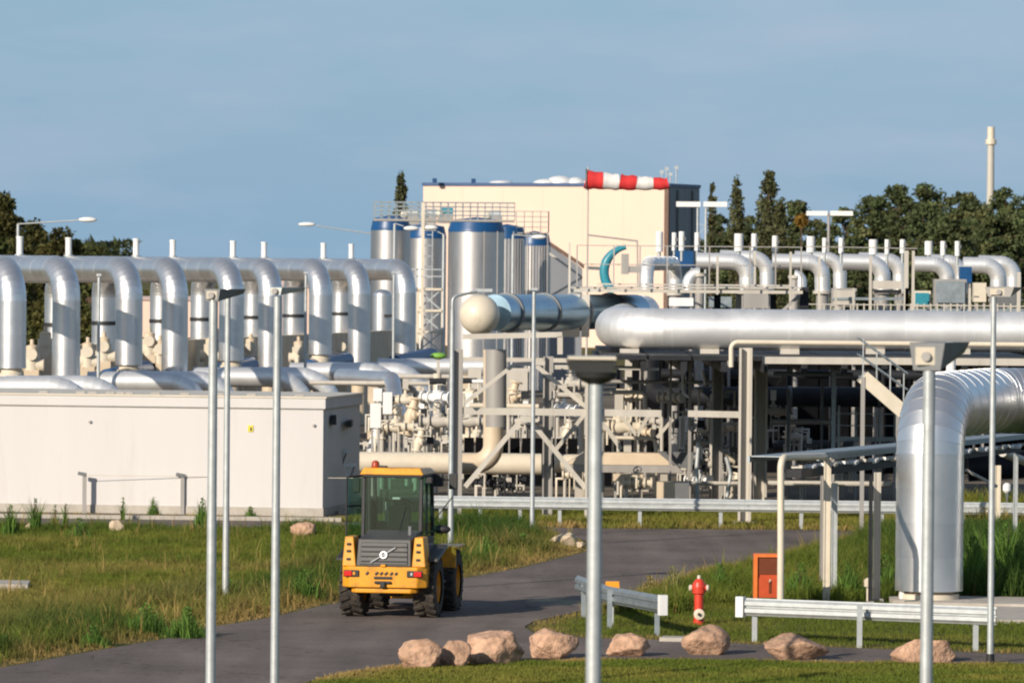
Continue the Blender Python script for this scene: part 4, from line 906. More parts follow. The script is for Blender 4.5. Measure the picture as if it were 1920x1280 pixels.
# ================================================================== PIPE RACK
def bx(mb, x0, x1, y0, y1, s_, dep, dy=0):
    a = w(x0, y0, s_); b = w(x1, y1, s_); c = (a + b) / 2
    return mb.box((c.x, c.y + dep / 2 + dy, c.z), (abs(b.x - a.x), dep, abs(a.z - b.z)))
def colm(t, px, ytop, s_, wpx, m, name='column', dep=None, yb=None):
    a = w(px, (ytop + 950) / 2, s_); z = w(px, ytop, s_).z; wd = wpx / s_; z0 = 0 if yb is None else w(px, yb, s_).z
    mb = MB(); mb.ibeam((a.x, a.y, z0), (a.x, a.y, z), dep or wd, wd, up=(1, 0, 0))
    mb = MB(); th = wd * .16
    for k in (-1, 1): mb.box((a.x + k * (wd - th) / 2, a.y, (z0 + z) / 2), (th, wd, z - z0))
    mb.box((a.x, a.y + wd * .2, (z0 + z) / 2), (wd - 2 * th - .004, th, z - z0)); 
    o = t.part(name, mb, m)
    if yb is None: t.part('base_plate', MB().box((a.x, a.y, .03), (wd * 1.7, wd * 1.7, .06)), CONC, o)
    return o
RK = Thing('pipe_rack', 'tall pale braced steel pipe rack carrying the big silver pipe', 'pipe rack', gs(857, 72))
for px, yt, s_, wp, m in ((857, 655, 72, 20, RACKG), (1027, 668, 71.4, 19, RACKG), (1112, 690, 72, 30, RACK), (1345, 655, 68, 19, RACKG), (1397, 652, 72.8, 24, RACK), (1426, 660, 68.5, 24, RACK), (1205, 690, 64, 14, RACKG), (930, 660, 62, 14, RACKG)):
    colm(RK, px, yt, s_, wp, m)
def beam(x0, y0, x1, y1, s_, hpx, m=RACK, s1=None, name='beam', t=None, dy=0):
    a = w(x0, y0, s_) + Vector((0, dy, 0)); b = w(x1, y1, s1 or s_) + Vector((0, dy, 0)); return (t or RK).part(name, MB().bar(a, b, hpx / s_), m)
for a in ((868, 770, 1100, 773, 72, 13), (1125, 773, 1240, 775, 72, 13), (1290, 775, 1388, 777, 72, 12), (868, 631, 1054, 627, 73, 10), (1050, 631, 1050, 664, 73, 10),
          (1430, 675, 2350, 682, 72.6, 13), (1040, 688, 1200, 690, 71, 8), (1150, 690, 1235, 692, 72, 5), (980, 679, 1022, 681, 71.8, 8), (868, 673, 1100, 676, 66, 8)):
    beam(*a)
for a in ((872, 755, 968, 680, 72.2, 7), (968, 680, 1000, 682, 72.2, 9), (1006, 686, 1098, 762, 71.8, 8), (872, 912, 978, 786, 72.2, 9), (975, 785, 1000, 786, 72.2, 11), (1004, 800, 1098, 915, 72, 9),
          (1040, 845, 1100, 772, 70, 7), (1130, 792, 1165, 842, 70, 8), (1165, 780, 1193, 815, 68, 7), (1195, 815, 1215, 780, 68, 7), (1232, 820, 1262, 785, 68, 6)):
    beam(*a, name='brace')
# near-black deck plate and cross beams, added to shade the clutter below
a = gs(1130, 72.5); b = gs(1960, 72.5); zd = w(1300, 668, 71).z
for i in range(10):
    q = a.lerp(b, (i + .5) / 10); RK.part('deck_grating', MB().box((q.x, q.y + 9, zd), ((b.x - a.x) / 10 - .04, 17, .12)), DARKP)  # added near-black deck plate, there to shade the bays below
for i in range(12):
    q = a.lerp(b, i / 11); RK.part('added_cross_beam', MB().box((q.x, q.y + 9, zd - .22), (.16, 17, .26)), DARKP)
for px in (1160, 1290, 1480, 1560, 1650): colm(RK, px, 690, 62, 12, DARKP)
a0 = gs(1150, 65.0); b0 = gs(1960, 65.0)
# deep shade painted as an added near-black backdrop behind the rack
a = gs(1185, 58.5); b = gs(2000, 58.5)
t = Thing('shade_backdrop', 'added near black backdrop for the deep shade beneath the pipe rack deck', 'building', a)
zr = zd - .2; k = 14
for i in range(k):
    q = a.lerp(b, (i + .5) / k); t.part('backdrop_panel', MB().box((q.x, q.y + .1, zr / 2), ((b.x - a.x) / k - .05, .12, zr)), DARKW)
t.part('wall', MB().box(((a.x + b.x) / 2, a.y + 2, zr / 2), (b.x - a.x, 3.5, zr - .02)), DARKW)  # added near-black block of the shade backdrop

def pipe(name, pts, rpx, s_, m, label, cat='pipe', group=None, fr=.5, n=20, bands=0, clad_=False, seg=1.2):
    P = [w(*p) for p in pts]; P = fillet(P, fr, 12 if clad_ else 7) if len(P) > 2 else P
    t = Thing(name, label, cat, (P[0].x, P[0].y, 0), group)
    if clad_: clad(t, P, rpx / s_, seg, 32, m)
    else: t.part('pipe_run', MB().tube(P, rpx / s_, n), m)
    if bands:
        A, B = P[0], P[-1]
        for i in range(bands):
            c = A.lerp(B, (i + .5) / bands); t.part('clamp_band', MB().lathe([(rpx / s_ + .002, -.05), (rpx / s_ + .03, -.05), (rpx / s_ + .03, .05), (rpx / s_ + .002, .05)], c, n, B - A), LAMPG)
    return t, P
# the big silver pipe on the rack
t, P = pipe('big_silver_pipe', [(1205, 586, 60.0), (1150, 615.5, 70.4), (2350, 626, 70.4)], 38, 70.4, ALUB, 'big silver clad pipe running across the rack to the right edge', fr=1.5, clad_=True, seg=1.6)
for px in (1180, 1330, 1480, 1640, 1800): 
    q = w(px, 660, 70.4); t.part('saddle', MB().box((q.x, q.y, q.z + .02), (.5, .6, .14)), RACK)
t, P = pipe('cream_pipe', [(1371, 688, 74), (1371, 641, 74), (2350, 650, 74)], 4.6, 74, CREAML, 'thin cream pipe running below the big silver pipe', fr=.18)
# vessel with cream dome
c = w(899, 590, 70); A = w(936, 586, 69.5); B = w(1190, 584, 65.5)
t = Thing('sky_tinted_vessel', 'horizontal vessel tinted blue for the mirrored sky, with cream domed end on the rack', 'vessel', (c.x, c.y, 0))
t.part('dome', MB().ball(c, .545, 32, 20), CREAML)
t.part('shell', MB().tube([A - (B - A).normalized() * .35, B], .49, 36), VESSEL)
for px in (948, 1016, 1075, 1140):
    f = (px - 936) / (1190 - 936); q = A.lerp(B, f); t.part('clamp_band', MB().lathe([(.495, -.05), (.54, -.05), (.54, .05), (.495, .05)], q, 30, B - A), LAMPG)
for f in (.1, .5, .9): q = A.lerp(B, f); t.part('saddle', MB().box((q.x, q.y, q.z - .58), (.35, .8, .22)), RACK)
# upper platform
U = Thing('upper_platform', 'pale railed platform above the big silver pipe', 'platform', gs(1085, 67))
bx_ = MB(); bx(bx_, 1070, 1505, 541, 551, 67, .2); U.part('edge_beam', bx_, RACK)
for i in range(8):
    x0 = 1072 + i * 54; m_ = MB(); bx(m_, x0, x0 + 53, 538, 541.3, 66.9, 3.2); U.part('deck_grating', m_, RACK)
bx_ = MB(); bx(bx_, 1120, 1480, 531, 537, 67.1, .1); U.part('toe_board', bx_, RACK)
for px in (1080, 1098): bx_ = MB(); bx(bx_, px - 7, px + 7, 552, 632, 67.4, .15); U.part('leg', bx_, RACK)
for px, ww in ((1385, 10), (1345, 12), (1450, 10)): bx_ = MB(); bx(bx_, px - ww / 2, px + ww / 2, 552, 600, 66, .15); U.part('leg', bx_, RACK if px == 1385 else DARKP)
bx_ = MB(); bx(bx_, 1500, 1516, 538, 600, 66.5, .3); U.part('end_post', bx_, DARKP)
U.part('brace', MB().bar(w(1500, 553, 66.8), w(1468, 582, 66.8), .09), RACKG)
a = gs(1078, 67.1); b = gs(1500, 67.1); z0, z1 = w(1200, 538, 67).z, w(1200, 461, 67).z
for px in (1078, 1098, 1147, 1196, 1247, 1326, 1402, 1450, 1498):
    q = gs(px, 67.2); U.part('railing_post', MB().box((q.x, q.y, (z0 + z1) / 2), (.04, .04, z1 - z0)), RACKG)
for z in (z1, (z0 + z1) / 2 + .05): U.part('rail', MB().bar((a.x, a.y - .05, z), (b.x, b.y - .05, z), .026), RACKG)
U.part('rail', MB().bar(w(1105, 441, 63), w(1195, 452, 64.5), .05), RACKG); U.part('rail', MB().bar(w(1195, 452, 64.5), w(1196, 540, 64.5), .05), RACKG)
q = w(1078, 480, 67.0); U.part('ladder_side', MB().box((q.x - .15, q.y - .1, (q.z + 6.6) / 2 - .3), (.06, .06, 1.6)), RACK)
# teal hoop
c = w(1180, 510, 64)
t = Thing('teal_hoop', 'large teal curved hoop behind the platform railing', 'hoop', (c.x, c.y, 0)); pts = []
for i in range(15): a = R(98 + 135 * i / 14); pts.append(c + Vector((math.cos(a) * .74, 0, math.sin(a) * .74)))
t.part('hoop', MB().tube(pts, [.07 + .07 * min(1, i / 6) for i in range(15)], 12), TEAL)
t.part('axle', MB().bar(w(1100, 502, 64), w(1136, 504, 64), .1), LAMPG)
t.part('hub', MB().box(w(1172, 495, 64), (.22, .2, .6)).box(w(1186, 505, 64), (.5, .15, .2)), RACKG); t.part('stand', MB().box((c.x, c.y, (c.z - .7) / 2), (.2, .2, c.z - .7)), RACK)
# row of silver elbows behind the platform
EL = [([(1212, 545, 60), (1212, 494, 60), (1266, 494, 58.5), (1266, 548, 58.5)], 11, 'closed loop of silver pipe right of the teal hoop'), 
      ([(1306, 489, 58), (1402, 491, 58), (1402, 545, 58)], 13, 'silver elbow pipe bending down left of centre of the far row, front one'), ([(1350, 482, 54), (1438, 484, 54), (1438, 545, 54)], 11, 'silver elbow pipe just behind and right of the first long elbow'),
      ([(1448, 490, 56), (1542, 492, 56), (1542, 545, 56)], 12, 'silver elbow pipe at the right end of the platform, front one'), ([(1490, 483, 53), (1575, 486, 53), (1575, 545, 53)], 10.5, 'silver elbow pipe behind the one at the platform end'),
      ([(1580, 491, 55), (1655, 493, 55), (1655, 545, 55)], 12.5, 'silver elbow pipe over the dark slot, front one'), ([(1610, 487, 52), (1688, 489, 52), (1688, 545, 52)], 11.5, 'silver elbow pipe over the dark slot, rear one'),
      ([(1712, 495, 54), (1776, 496, 54), (1776, 550, 54)], 12, 'silver elbow pipe over the grey box, front one'), ([(1740, 490, 51), (1802, 492, 51), (1802, 545, 51)], 11, 'silver elbow pipe over the grey box, rear one'),
      ([(1806, 497, 53), (1872, 498, 53), (1872, 560, 53)], 12.5, 'silver elbow pipe above the small cream box, front one'), ([(1835, 493, 50), (1900, 495, 50), (1900, 560, 50)], 12, 'last silver elbow pipe at the right edge'),
      ([(1290, 545, 62), (1290, 512, 62), (1312, 512, 62)], 9, 'small white elbow under the first long silver elbow'), ([(1503, 545, 60), (1503, 516, 60), (1490, 516, 60)], 8, 'small white elbow below the platform end railing')]
for pts, r_, lab in EL:
    P = [w(*p) for p in pts]; r_ *= 1.2; P = fillet(P, .5, 8); t = Thing('elbow_pipe', lab, 'pipe', (P[0].x, P[0].y, 0), 'row of small silver elbow pipes'); s_ = pts[0][2]
    clad(t, P, r_ / s_, .7, 24, m=ALUB); e = P[-1]; t.part('riser', MB().tube([e, Vector((e.x, e.y, 0))], r_ / s_ * .8, 14), RACKG)
    t.part('pipe_shoe', MB().lathe([(r_ / s_ * 1.25, -.1), (r_ / s_ * 1.25, 0), (0, 0)], e, 18), RACK)  # pale shoe where the elbow meets its riser
# white capped vents
for i, (px, ww, yt, yb) in enumerate([(1236, 14, 434, 472), (1264, 9, 436, 470), (1278, 11, 434, 470), (1307, 10, 436, 470), (1385, 17, 438, 471), (1414, 11, 438, 470), (1453, 11, 442, 472), (1520, 16, 443, 473), (1546, 9, 446, 474), (1577, 10, 446, 475),
                                      (1637, 16, 449, 477), (1663, 9, 449, 477), (1692, 10, 449, 475), (1741, 15, 452, 478), (1768, 10, 452, 479), (1795, 10, 452, 480)]):
    s_ = 56 - i * .3; c = w(px, yb, s_); z1 = w(px, yt, s_).z
    t = Thing('valve_actuator', 'white upright cylinder over the elbow row, number %s from the left %s' % (['first', 'second', 'third', 'fourth', 'fifth', 'sixth', 'seventh', 'eighth', 'ninth', 'tenth', 'eleventh', 'twelfth', 'thirteenth', 'fourteenth', 'fifteenth', 'sixteenth'][i], '(wide)' if ww > 12 else '(narrow)'), 'actuator', c, 'white upright cylinders over the elbow row')
    r_ = ww / 2 / s_; h_ = z1 - c.z; t.part('housing', MB().lathe([(0, 0), (r_, 0), (r_, h_ * .97), (r_ * .92, h_), (0, h_)], c, 14), WHITE)
    t.part('stem', MB().tube([c, c - Vector((0, 0, .35))], r_ * .5, 8), GALV)
    if ww < 12: t.part('switch_box', MB().box(c + Vector((r_ * .9, -r_, h_ * .62)), (.09, .08, .12)), LAMPG)
# boxes and small steelwork under the elbows
def boxthing(name, x0, x1, y0, y1, s_, m, label, cat, legs=True, dep=.6, front=None):
    t = Thing(name, label, cat, gs((x0 + x1) / 2, s_)); mb = MB(); bx(mb, x0, x1, y0, y1, s_, dep); t.part('housing', mb, m)
    a = w(x0, y1, s_); b = w(x1, y1, s_)
    for q in (a + Vector((.06, .1, 0)), b + Vector((-.06, .1, 0)), b + Vector((-.06, dep - .1, 0))): t.part('leg', MB().box((q.x, q.y, q.z / 2), (.07, .07, q.z - .006)), RACKG)
    if front:
        mb = MB(); bx(mb, x0 + 3, x1 - 3, y0 + 4, y1 - 4, s_ + .02, .02, -.03); t.part('front_panel', mb, front)
    return t
boxthing('cooler_box', 1752, 1812, 523, 572, 57, RACKG, 'grey louvred box below the elbows at right of the far row', 'box', front=GALVD)
boxthing('cooler_box', 1858, 1908, 537, 576, 58, RACKG, 'grey box below the last elbow pipe at the right edge', 'box', front=LAMPG)
boxthing('cabinet', 1826, 1849, 530, 566, 59, CREAML, 'small cream cabinet between the two grey boxes', 'cabinet')
boxthing('slotted_frame', 1638, 1692, 526, 542, 59, RACK, 'pale frame with a dark slot beneath the elbow row', 'frame')
boxthing('dark_tank', 1640, 1690, 543, 550, 59.5, DARKP, 'black trough in the slotted frame under the elbows', 'trough')
boxthing('cooler_box', 1560, 1606, 540, 575, 60, RACKG, 'grey box with cream bonnet right of the platform end', 'box', front=RACK)
boxthing('pump', 1713, 1745, 545, 575, 60, CREAML, 'cream pump with green cap between the trough and grey box', 'pump', front=TEAL)
boxthing('junction_box', 1255, 1300, 558, 574, 68.5, WHITE, 'white box under the platform above the big pipe', 'box')
boxthing('control_panel', 1330, 1372, 556, 576, 63, GALVD, 'grey panel under the platform above the big pipe', 'box')
boxthing('control_panel', 1264, 1300, 470, 500, 55, BLUE, 'dark blue box behind the elbow loop', 'box')
boxthing('control_panel', 1800, 1822, 500, 530, 56, BLUE, 'dark blue box beneath the elbow at far right', 'box')
boxthing('equipment_crate', 1395, 1440, 540, 578, 63, RACKG, 'grey green crate under the platform right of the white leg', 'crate')
SR = Thing('small_steelwork', 'pale standards and rails standing behind the big silver pipe at right', 'railing', gs(1560, 61))
for px, y0, w_ in ((1567, 536, 3), (1632, 480, 4), (1536, 480, 3), (1699, 470, 7), (1712, 470, 4), (1818, 540, 4), (1600, 540, 3), (1910, 510, 6), (1482, 472, 3), (1415, 470, 3), (1345, 480, 3), (1700, 540, 5)):
    mb = MB(); bx(mb, px - w_ / 2, px + w_ / 2, y0, 600, 61, .06); SR.part('standard', mb, RACK)
for i in range(30):
    px = 1545 + i * 12.5; mb = MB(); bx(mb, px - 1.2, px + 1.2, 569, 590, 62, .04); SR.part('bar', mb, RACK)
SR.part('rail', MB().bar(w(1515, 570, 62), w(1925, 574, 62), .03), RACK); SR.part('rail', MB().bar(w(1510, 462, 60), w(1720, 466, 60), .03), RACKG)
for x0, x1, y in ((1560, 1700, 560), (1700, 1920, 581)): SR.part('walkway', MB().bar(w(x0, y, 60), w(x1, y, 60), .25, .08), GALVD)
# valve assemblies: a cluster of cream valves, flanges, handwheels
def valve(px, py, s_, sc, label, m=CREAML, seed=0, group='valves in the cluster', dark=LAMPG):
    rg = random.Random(seed * 7 + 1); c = w(px, py, s_); t = Thing('valve', label, 'valve', (c.x, c.y, 0), group); kind = seed % 4
    ax = Vector((1, 0, 0)) if kind in (0, 2) else Vector((.25, 0, 1)).normalized() if kind == 1 else Vector((.8, -.6, 0)).normalized()
    L = .42 * sc; r_ = .10 * sc
    t.part('body', MB().tube([c - ax * L, c - ax * L * .45, c, c + ax * L * .45, c + ax * L], [r_, r_, r_ * 1.55, r_, r_], 14), m)
    for k in (-1, -.52, .5, 1): t.part('flange', MB().lathe([(0, -.025), (r_ * 1.75, -.025), (r_ * 1.75, .025), (0, .025)], c + ax * k * L, 14, ax), m)
    up = Vector((0, 0, 1)) if kind != 1 else Vector((.8, -.5, .2)).normalized()
    b = t.part('bonnet', MB().lathe([(r_ * 1.2, r_), (r_ * 1.2, r_ * 1.7), (r_ * .5, r_ * 2.1), (r_ * .4, r_ * 4), (0, r_ * 4)], c, 12, up), m)
    e = c + up * r_ * 4
    if kind == 0:
        rr = .12 * sc; axw = Vector((rg.uniform(-.8, .8), -.7, .6)).normalized(); u_ = axw.orthogonal().normalized(); v_ = axw.cross(u_)
        mb = MB().tube([e + (u_ * math.cos(a) + v_ * math.sin(a)) * rr for a in [2 * math.pi * i / 12 for i in range(13)]], .018, 6, caps=False)
        for a in (0, 2.1, 4.2): mb.bar(e, e + (u_ * math.cos(a) + v_ * math.sin(a)) * rr, .015)
        t.part('handwheel', mb, dark, b)
    elif kind == 1: t.part('gear_box', MB().box(e, (.2 * sc, .16 * sc, .2 * sc)), dark, b)
    elif kind == 2: t.part('actuator', MB().box(e + Vector((0, 0, .1 * sc)), (.17 * sc, .17 * sc, .32 * sc)), WHITE if seed % 3 else RACK, b)
    else: t.part('actuator', MB().tube([e - Vector((.2 * sc, 0, 0)), e + Vector((.22 * sc, 0, 0))], .08 * sc, 12), dark if seed % 2 else RACK, b)
    tb = MB()
    for i in range(5):
        p0 = c + Vector((rg.uniform(-.45, .45), rg.uniform(-.3, .3), rg.uniform(-.3, .4))) * sc; p1 = p0 + Vector((rg.choice((-1, 1)) * rg.uniform(.1, .35), 0, 0)); p2 = Vector((p1.x, p1.y, p1.z - rg.uniform(.3, 1.0)))
        tb.tube([p0, p1, p2], .02 if i % 2 else .035, 6)
        if i == 2: tb.box(p0, (.12, .1, .14))
    t.part('tubing', tb, RACK if seed % 2 else m)['kind'] = 'stuff'
    q = c - ax * L * .8; t.part('support', MB().tube([Vector((q.x, q.y, c.z - .02)), Vector((q.x, q.y, 0))], .05 * sc + .01, 8), RACK)
    return t
# ------------------------------------------------------------------ pipework under the rack
pipe('cream_main', [(668, 866, 66), (1015, 870, 66)], 20, 66, CREAML, 'thick cream pipe lying horizontally behind the loader cab', bands=0)
pipe('cream_riser', [(860, 868, 67.5), (925, 868, 67.5), (925, 655, 67.5)], 19, 67.5, CREAM, 'cream elbow rising into a grey upright left of the thin middle pole', fr=.5)
pipe('grey_riser', [(930, 655, 69.5), (930, 800, 69.5)], 20, 69.5, RACKG, 'thick grey upright pipe between the first two rack columns')
pipe('cream_main', [(1040, 868, 66.5), (1180, 869, 66.5)], 17, 66.5, CREAML, 'thick cream pipe right of the grey rack column')
# trapezoid cream duct
t = Thing('cream_duct', 'long cream duct with slanted ends and grey underside behind the nearest lamp pole', 'duct', gs(1170, 68))
a, b, c, d = w(1095, 848, 68), w(1236, 850, 68), w(1262, 872, 68), w(1060, 870, 68); dp = Vector((0, .9, 0))
t.part('top_plate', MB().hexa([d, c, c + dp, d + dp, a + Vector((0, .25, 0)), b + Vector((0, .25, 0)), b + dp, a + dp]), CREAM)
e = Vector((0, 0, -.21)); t.part('under_box', MB().hexa([d + e + Vector((0, .02, 0)), c + e + Vector((.3, .02, 0)), c + e + dp, d + e + dp, d + Vector((0, .02, -.004)), c + Vector((0.1, .02, -.004)), c + dp + Vector((0, 0, -.004)), d + dp + Vector((0, 0, -.004))]), RACKG)
for px in (1085, 1245): q = w(px, 885, 68); t.part('leg', MB().box((q.x, q.y + .3, q.z / 2), (.2, .4, q.z)), CONC)
boxthing('concrete_block', 1232, 1264, 903, 940, 70.5, CREAM, 'peach concrete footing below the cream duct', 'footing')
boxthing('concrete_block', 1266, 1292, 905, 940, 69.5, LAMPG, 'dark grey footing right of the peach footing', 'footing')
boxthing('machine_plinth', 1150, 1205, 888, 902, 69, CREAM, 'peach plinth below the duct left of the footing', 'plinth')
boxthing('dark_skid', 1235, 1300, 847, 882, 67.3, LAMPG, 'dark grey box at the right end of the cream duct', 'box')
# pipes coloured near black to deepen the shade
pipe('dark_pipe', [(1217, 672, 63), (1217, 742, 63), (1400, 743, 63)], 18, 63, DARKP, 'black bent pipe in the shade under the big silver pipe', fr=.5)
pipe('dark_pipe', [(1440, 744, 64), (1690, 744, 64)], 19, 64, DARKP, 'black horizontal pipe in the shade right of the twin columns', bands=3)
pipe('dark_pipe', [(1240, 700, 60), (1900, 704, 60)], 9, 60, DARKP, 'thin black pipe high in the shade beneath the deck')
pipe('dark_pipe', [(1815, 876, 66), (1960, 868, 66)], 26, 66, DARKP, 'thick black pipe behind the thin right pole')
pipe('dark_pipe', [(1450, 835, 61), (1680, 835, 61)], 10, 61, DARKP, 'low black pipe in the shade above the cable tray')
pipe('dark_pipe', [(1160, 792, 61), (1330, 794, 61)], 9, 61, DARKP, 'black pipe behind the white pot valve')
for pts_, r__, s__, m__, lab__ in [
    ([(1145, 715, 66), (1340, 717, 66)], 3.5, 66, RACKG, 'thin grey pipe high in the bay right of the nearest lamp pole'), ([(1145, 735, 67), (1210, 735, 67), (1210, 790, 67)], 4, 67, RACK, 'pale bent pipe right of the nearest lamp pole'),
    ([(1280, 700, 69), (1280, 735, 69), (1292, 745, 69)], 2.5, 69, WHITE, 'short white hanging pipe under the big silver pipe'), ([(1318, 695, 68), (1322, 722, 68)], 2.5, 68, WHITE, 'second short white hanging pipe under the big silver pipe'),
    ([(1450, 700, 66), (1600, 702, 66)], 4, 66, GALVD, 'grey pipe just below the white beam'), ([(1445, 790, 67), (1560, 791, 67)], 5, 67, RACKG, 'grey pipe halfway down right of the twin columns'),
    ([(1455, 720, 66), (1495, 680, 66)], 3, 66, RACKG, 'slanted grey bar right of the twin columns'), ([(1440, 905, 70), (1670, 907, 70)], 5, 70, RACK, 'pale pipe low behind the tray columns'),
    ([(1235, 905, 69), (1395, 906, 69)], 4, 69, RACK, 'pale pipe low beside the peach footing'), ([(1150, 820, 67), (1230, 822, 67), (1230, 930, 67)], 3.5, 67, CREAML, 'thin cream pipe dropping past the cream duct'),
    ([(880, 760, 66), (1010, 762, 66)], 5, 66, CREAML, 'cream pipe across the upper left rack bay'), ([(885, 715, 64), (915, 715, 64), (915, 850, 64)], 4, 64, WHITE, 'white bent pipe left of the grey upright'),
    ([(1045, 740, 66), (1090, 740, 66), (1090, 850, 66)], 5, 66, RACK, 'pale bent pipe left of the nearest lamp pole')]:
    pipe('service_pipe', pts_, r__, s__, m__, lab__, group='small service pipes in the rack', fr=.15, n=12)
for i, (px, py, s_, lab) in enumerate([(1450, 770, 66, 'dim valve nearest the twin columns'), (1520, 860, 67, 'dim valve low in the dark bay, left'), (1590, 870, 68, 'dim valve low in the dark bay, right'), (1340, 745, 67, 'dim valve behind the dark column top'), (1180, 745, 65, 'pale valve high right of the nearest lamp pole'), (1258, 745, 66, 'pale valve high in the middle bay'), (1195, 905, 69, 'small valve near the ground under the cream duct')]):
    valve(px, py, s_, .9, lab, RACK if i < 4 else CREAML, seed=i + 50, group='valves deeper in the rack')
# uprights in the shade
for i, (px, y0, y1, m, wp) in enumerate([(1563, 682, 850, GALVD, 6), (1573, 760, 840, GALVD, 3), (1650, 765, 840, GALVD, 3), (1478, 730, 850, LAMPG, 5), (1541, 720, 850, LAMPG, 4)]):
    boxthing('stanchion', px - wp / 2, px + wp / 2, y0, y1, 70 - i * .8, m, 'thin upright stanchion in the shade, %s' % ['tallest, pale at the top', 'short, left of the instrument box', 'short, right of the instrument box', 'nearest the twin columns', 'midway between the twin columns and the stair'][i], 'stanchion', dep=.06)
t = Thing('inner_railing', 'grey double railing in the shade left of the big elbow pipe', 'railing', gs(1600, 68))
for y in (775, 797, 822): t.part('rail', MB().bar(w(1568, y, 68), w(1680, y + 1, 68), .03 if y < 820 else .12), GALVD)
for px in (1572, 1605, 1650, 1678): q = w(px, 770, 68); t.part('railing_post', MB().box((q.x, q.y, q.z / 2), (.05, .05, q.z)), GALVD)
# stair
t = Thing('steel_stair', 'steel stair with pale stringer and thin handrails descending to the right', 'stair', gs(1655, 76))
A, B = w(1618, 706, 76), w(1694, 772, 76)
t.part('stringer', MB().bar(A, B, .05, .34), CREAML); t.part('stringer', MB().bar(A + Vector((0, .9, 0)), B + Vector((0, .9, 0)), .05, .3), RACKG)
for i in range(8): q = A.lerp(B, (i + .5) / 8); t.part('tread', MB().box(q + Vector((0, .45, .05)), (.24, .8, .03)), GALVD)
for dz in (.55, .95): t.part('handrail', MB().tube([A + Vector((-.1, 0, dz)), B + Vector((.1, 0, dz))], .02, 8), GALVD); t.part('handrail', MB().tube([A + Vector((-.1, .9, dz)), B + Vector((.1, .9, dz))], .02, 8), GALVD)
for i in range(4): q = A.lerp(B, i / 3); t.part('handrail_post', MB().bar(q, q + Vector((0, 0, .95)), .03), GALV)
t.part('leg', MB().bar(B, Vector((B.x, B.y, 0)), .1), RACKG); t.part('leg', MB().bar(A, Vector((A.x, A.y, 0)), .1), RACKG)

vs_ = [(742, 800, 64, 1.2, 'cream valve in the cluster straight above the loader roof'), (770, 780, 63, 1.3, 'cream valve with handwheel right of the white upright box'), (800, 800, 62, 1.1, 'valve low in the cluster, left of the flanged column'),
       (820, 745, 63, 1.2, 'upper cream valve next to the pale pole'), (822, 790, 64, 1.3, 'middle cream valve next to the pale pole'), (785, 830, 65, 1.0, 'lowest valve resting on the cream pipe'), (760, 750, 61, 1.0, 'valve under the pipe elbow of the cluster'),
       (728, 770, 62, .9, 'small valve behind the white upright box'), (838, 830, 65, .9, 'lowest valve touching the pale pole'), (700, 830, 63.5, .9, 'small valve right of the shaded building end'), (880, 790, 62, 1.3, 'cream valve in the rack, left of the grey upright'), (880, 740, 60, 1.1, 'valve behind the upper left brace'),
       (895, 820, 61, 1.3, 'pale valve behind the lower left brace'), (960, 745, 60, 1.2, 'white valve inside the left rack bay'), (985, 790, 59, 1.0, 'valve behind the thin middle pole'), (1058, 770, 61, 1.2, 'valve with handwheel right of the grey column'), (1070, 720, 60, 1.2, 'valve with handwheel high right of the grey column'),
       (1062, 815, 60, 1.1, 'low valve right of the grey column'), (1160, 800, 66, 1.4, 'cream pot valve right of the nearest lamp pole'), (1205, 810, 64, .8, 'small white valve beside the pot valve'), (1215, 790, 63, .8, 'small white valve above the dark gap'), (1290, 800, 66, 1.1, 'cream valve left of the looped pipe'), (1310, 830, 66, .8, 'lower cream valve left of the dark column'),
       (1370, 800, 65, .8, 'valve between the dark column and the twin columns'), (1362, 860, 66, 1.0, 'pale valve low between the dark column and twin columns'), (1480, 800, 63, .8, 'sunlit valve in the shade right of the twin columns'), (1495, 820, 63, .7, 'smaller sunlit valve in the shade right of the twin columns'), (1310, 900, 68, .9, 'grey valve near the ground below the looped pipe'),
       (1325, 870, 67, .9, 'grey valve beside the dark column'), (1378, 910, 68, .8, 'low valve left of the twin columns'), (1075, 890, 67, .7, 'low valve left of the nearest lamp pole foot'), (905, 905, 66, .7, 'dark low valve left part of the lower rack bay'), (945, 910, 66, .7, 'dark low valve in the lower rack bay'), (970, 900, 65, .6, 'dark low valve next to the thin middle pole')]
for i, a in enumerate(vs_):
    mm = [CREAML, CREAM, RACK, WHITE, RACK, CREAML][i % 6] if i < 31 else DARKP
    valve(*a, m=mm, seed=i, dark=DARKP if i % 2 else LAMPG)
# white upright instrument boxes
for x0, x1, y0, y1, s_, lab in ((694, 714, 756, 802, 66, 'white upright box right of the shaded building end'), (718, 735, 735, 776, 64, 'white upright box under the silver elbow'), (745, 762, 722, 760, 60, 'pale panel behind the valve cluster'), (700, 716, 728, 752, 62, 'grey box above the white upright box'),
                                (786, 800, 755, 790, 62, 'white frame box right in the valve cluster'), (950, 992, 690, 750, 58, 'pale panel in the upper left rack bay'), (955, 990, 785, 835, 58, 'pale panel in the lower left rack bay'), (878, 902, 690, 735, 59, 'pale panel left of the grey upright'), (1040, 1090, 800, 845, 57, 'pale panel right of the grey column'), (1274, 1284, 780, 842, 66.5, 'white narrow upright box by the looped pipe')):
    boxthing('instrument_box', x0, x1, y0, y1, s_, WHITE if 'white' in lab else RACK, lab, 'box', dep=.3, front=RACK if x0 > 900 else None)
boxthing('black_screen', 762, 778, 732, 748, 61, BLACK, 'black box with pale window in the valve cluster', 'box', dep=.2, front=LAMPG)
pipe('pale_beam_pipe', [(560, 745, 64), (672, 747, 64)], 3, 64, CREAML, 'thin pale pipe over the white building end')
pipe('pale_line', [(580, 717, 60), (838, 719, 60)], 4.2, 60, RACK, 'long pale pipe above the valve cluster, lower one')
pipe('pale_line', [(700, 705, 59), (842, 706, 59)], 4.5, 59, RACK, 'long pale pipe above the valve cluster, upper one')
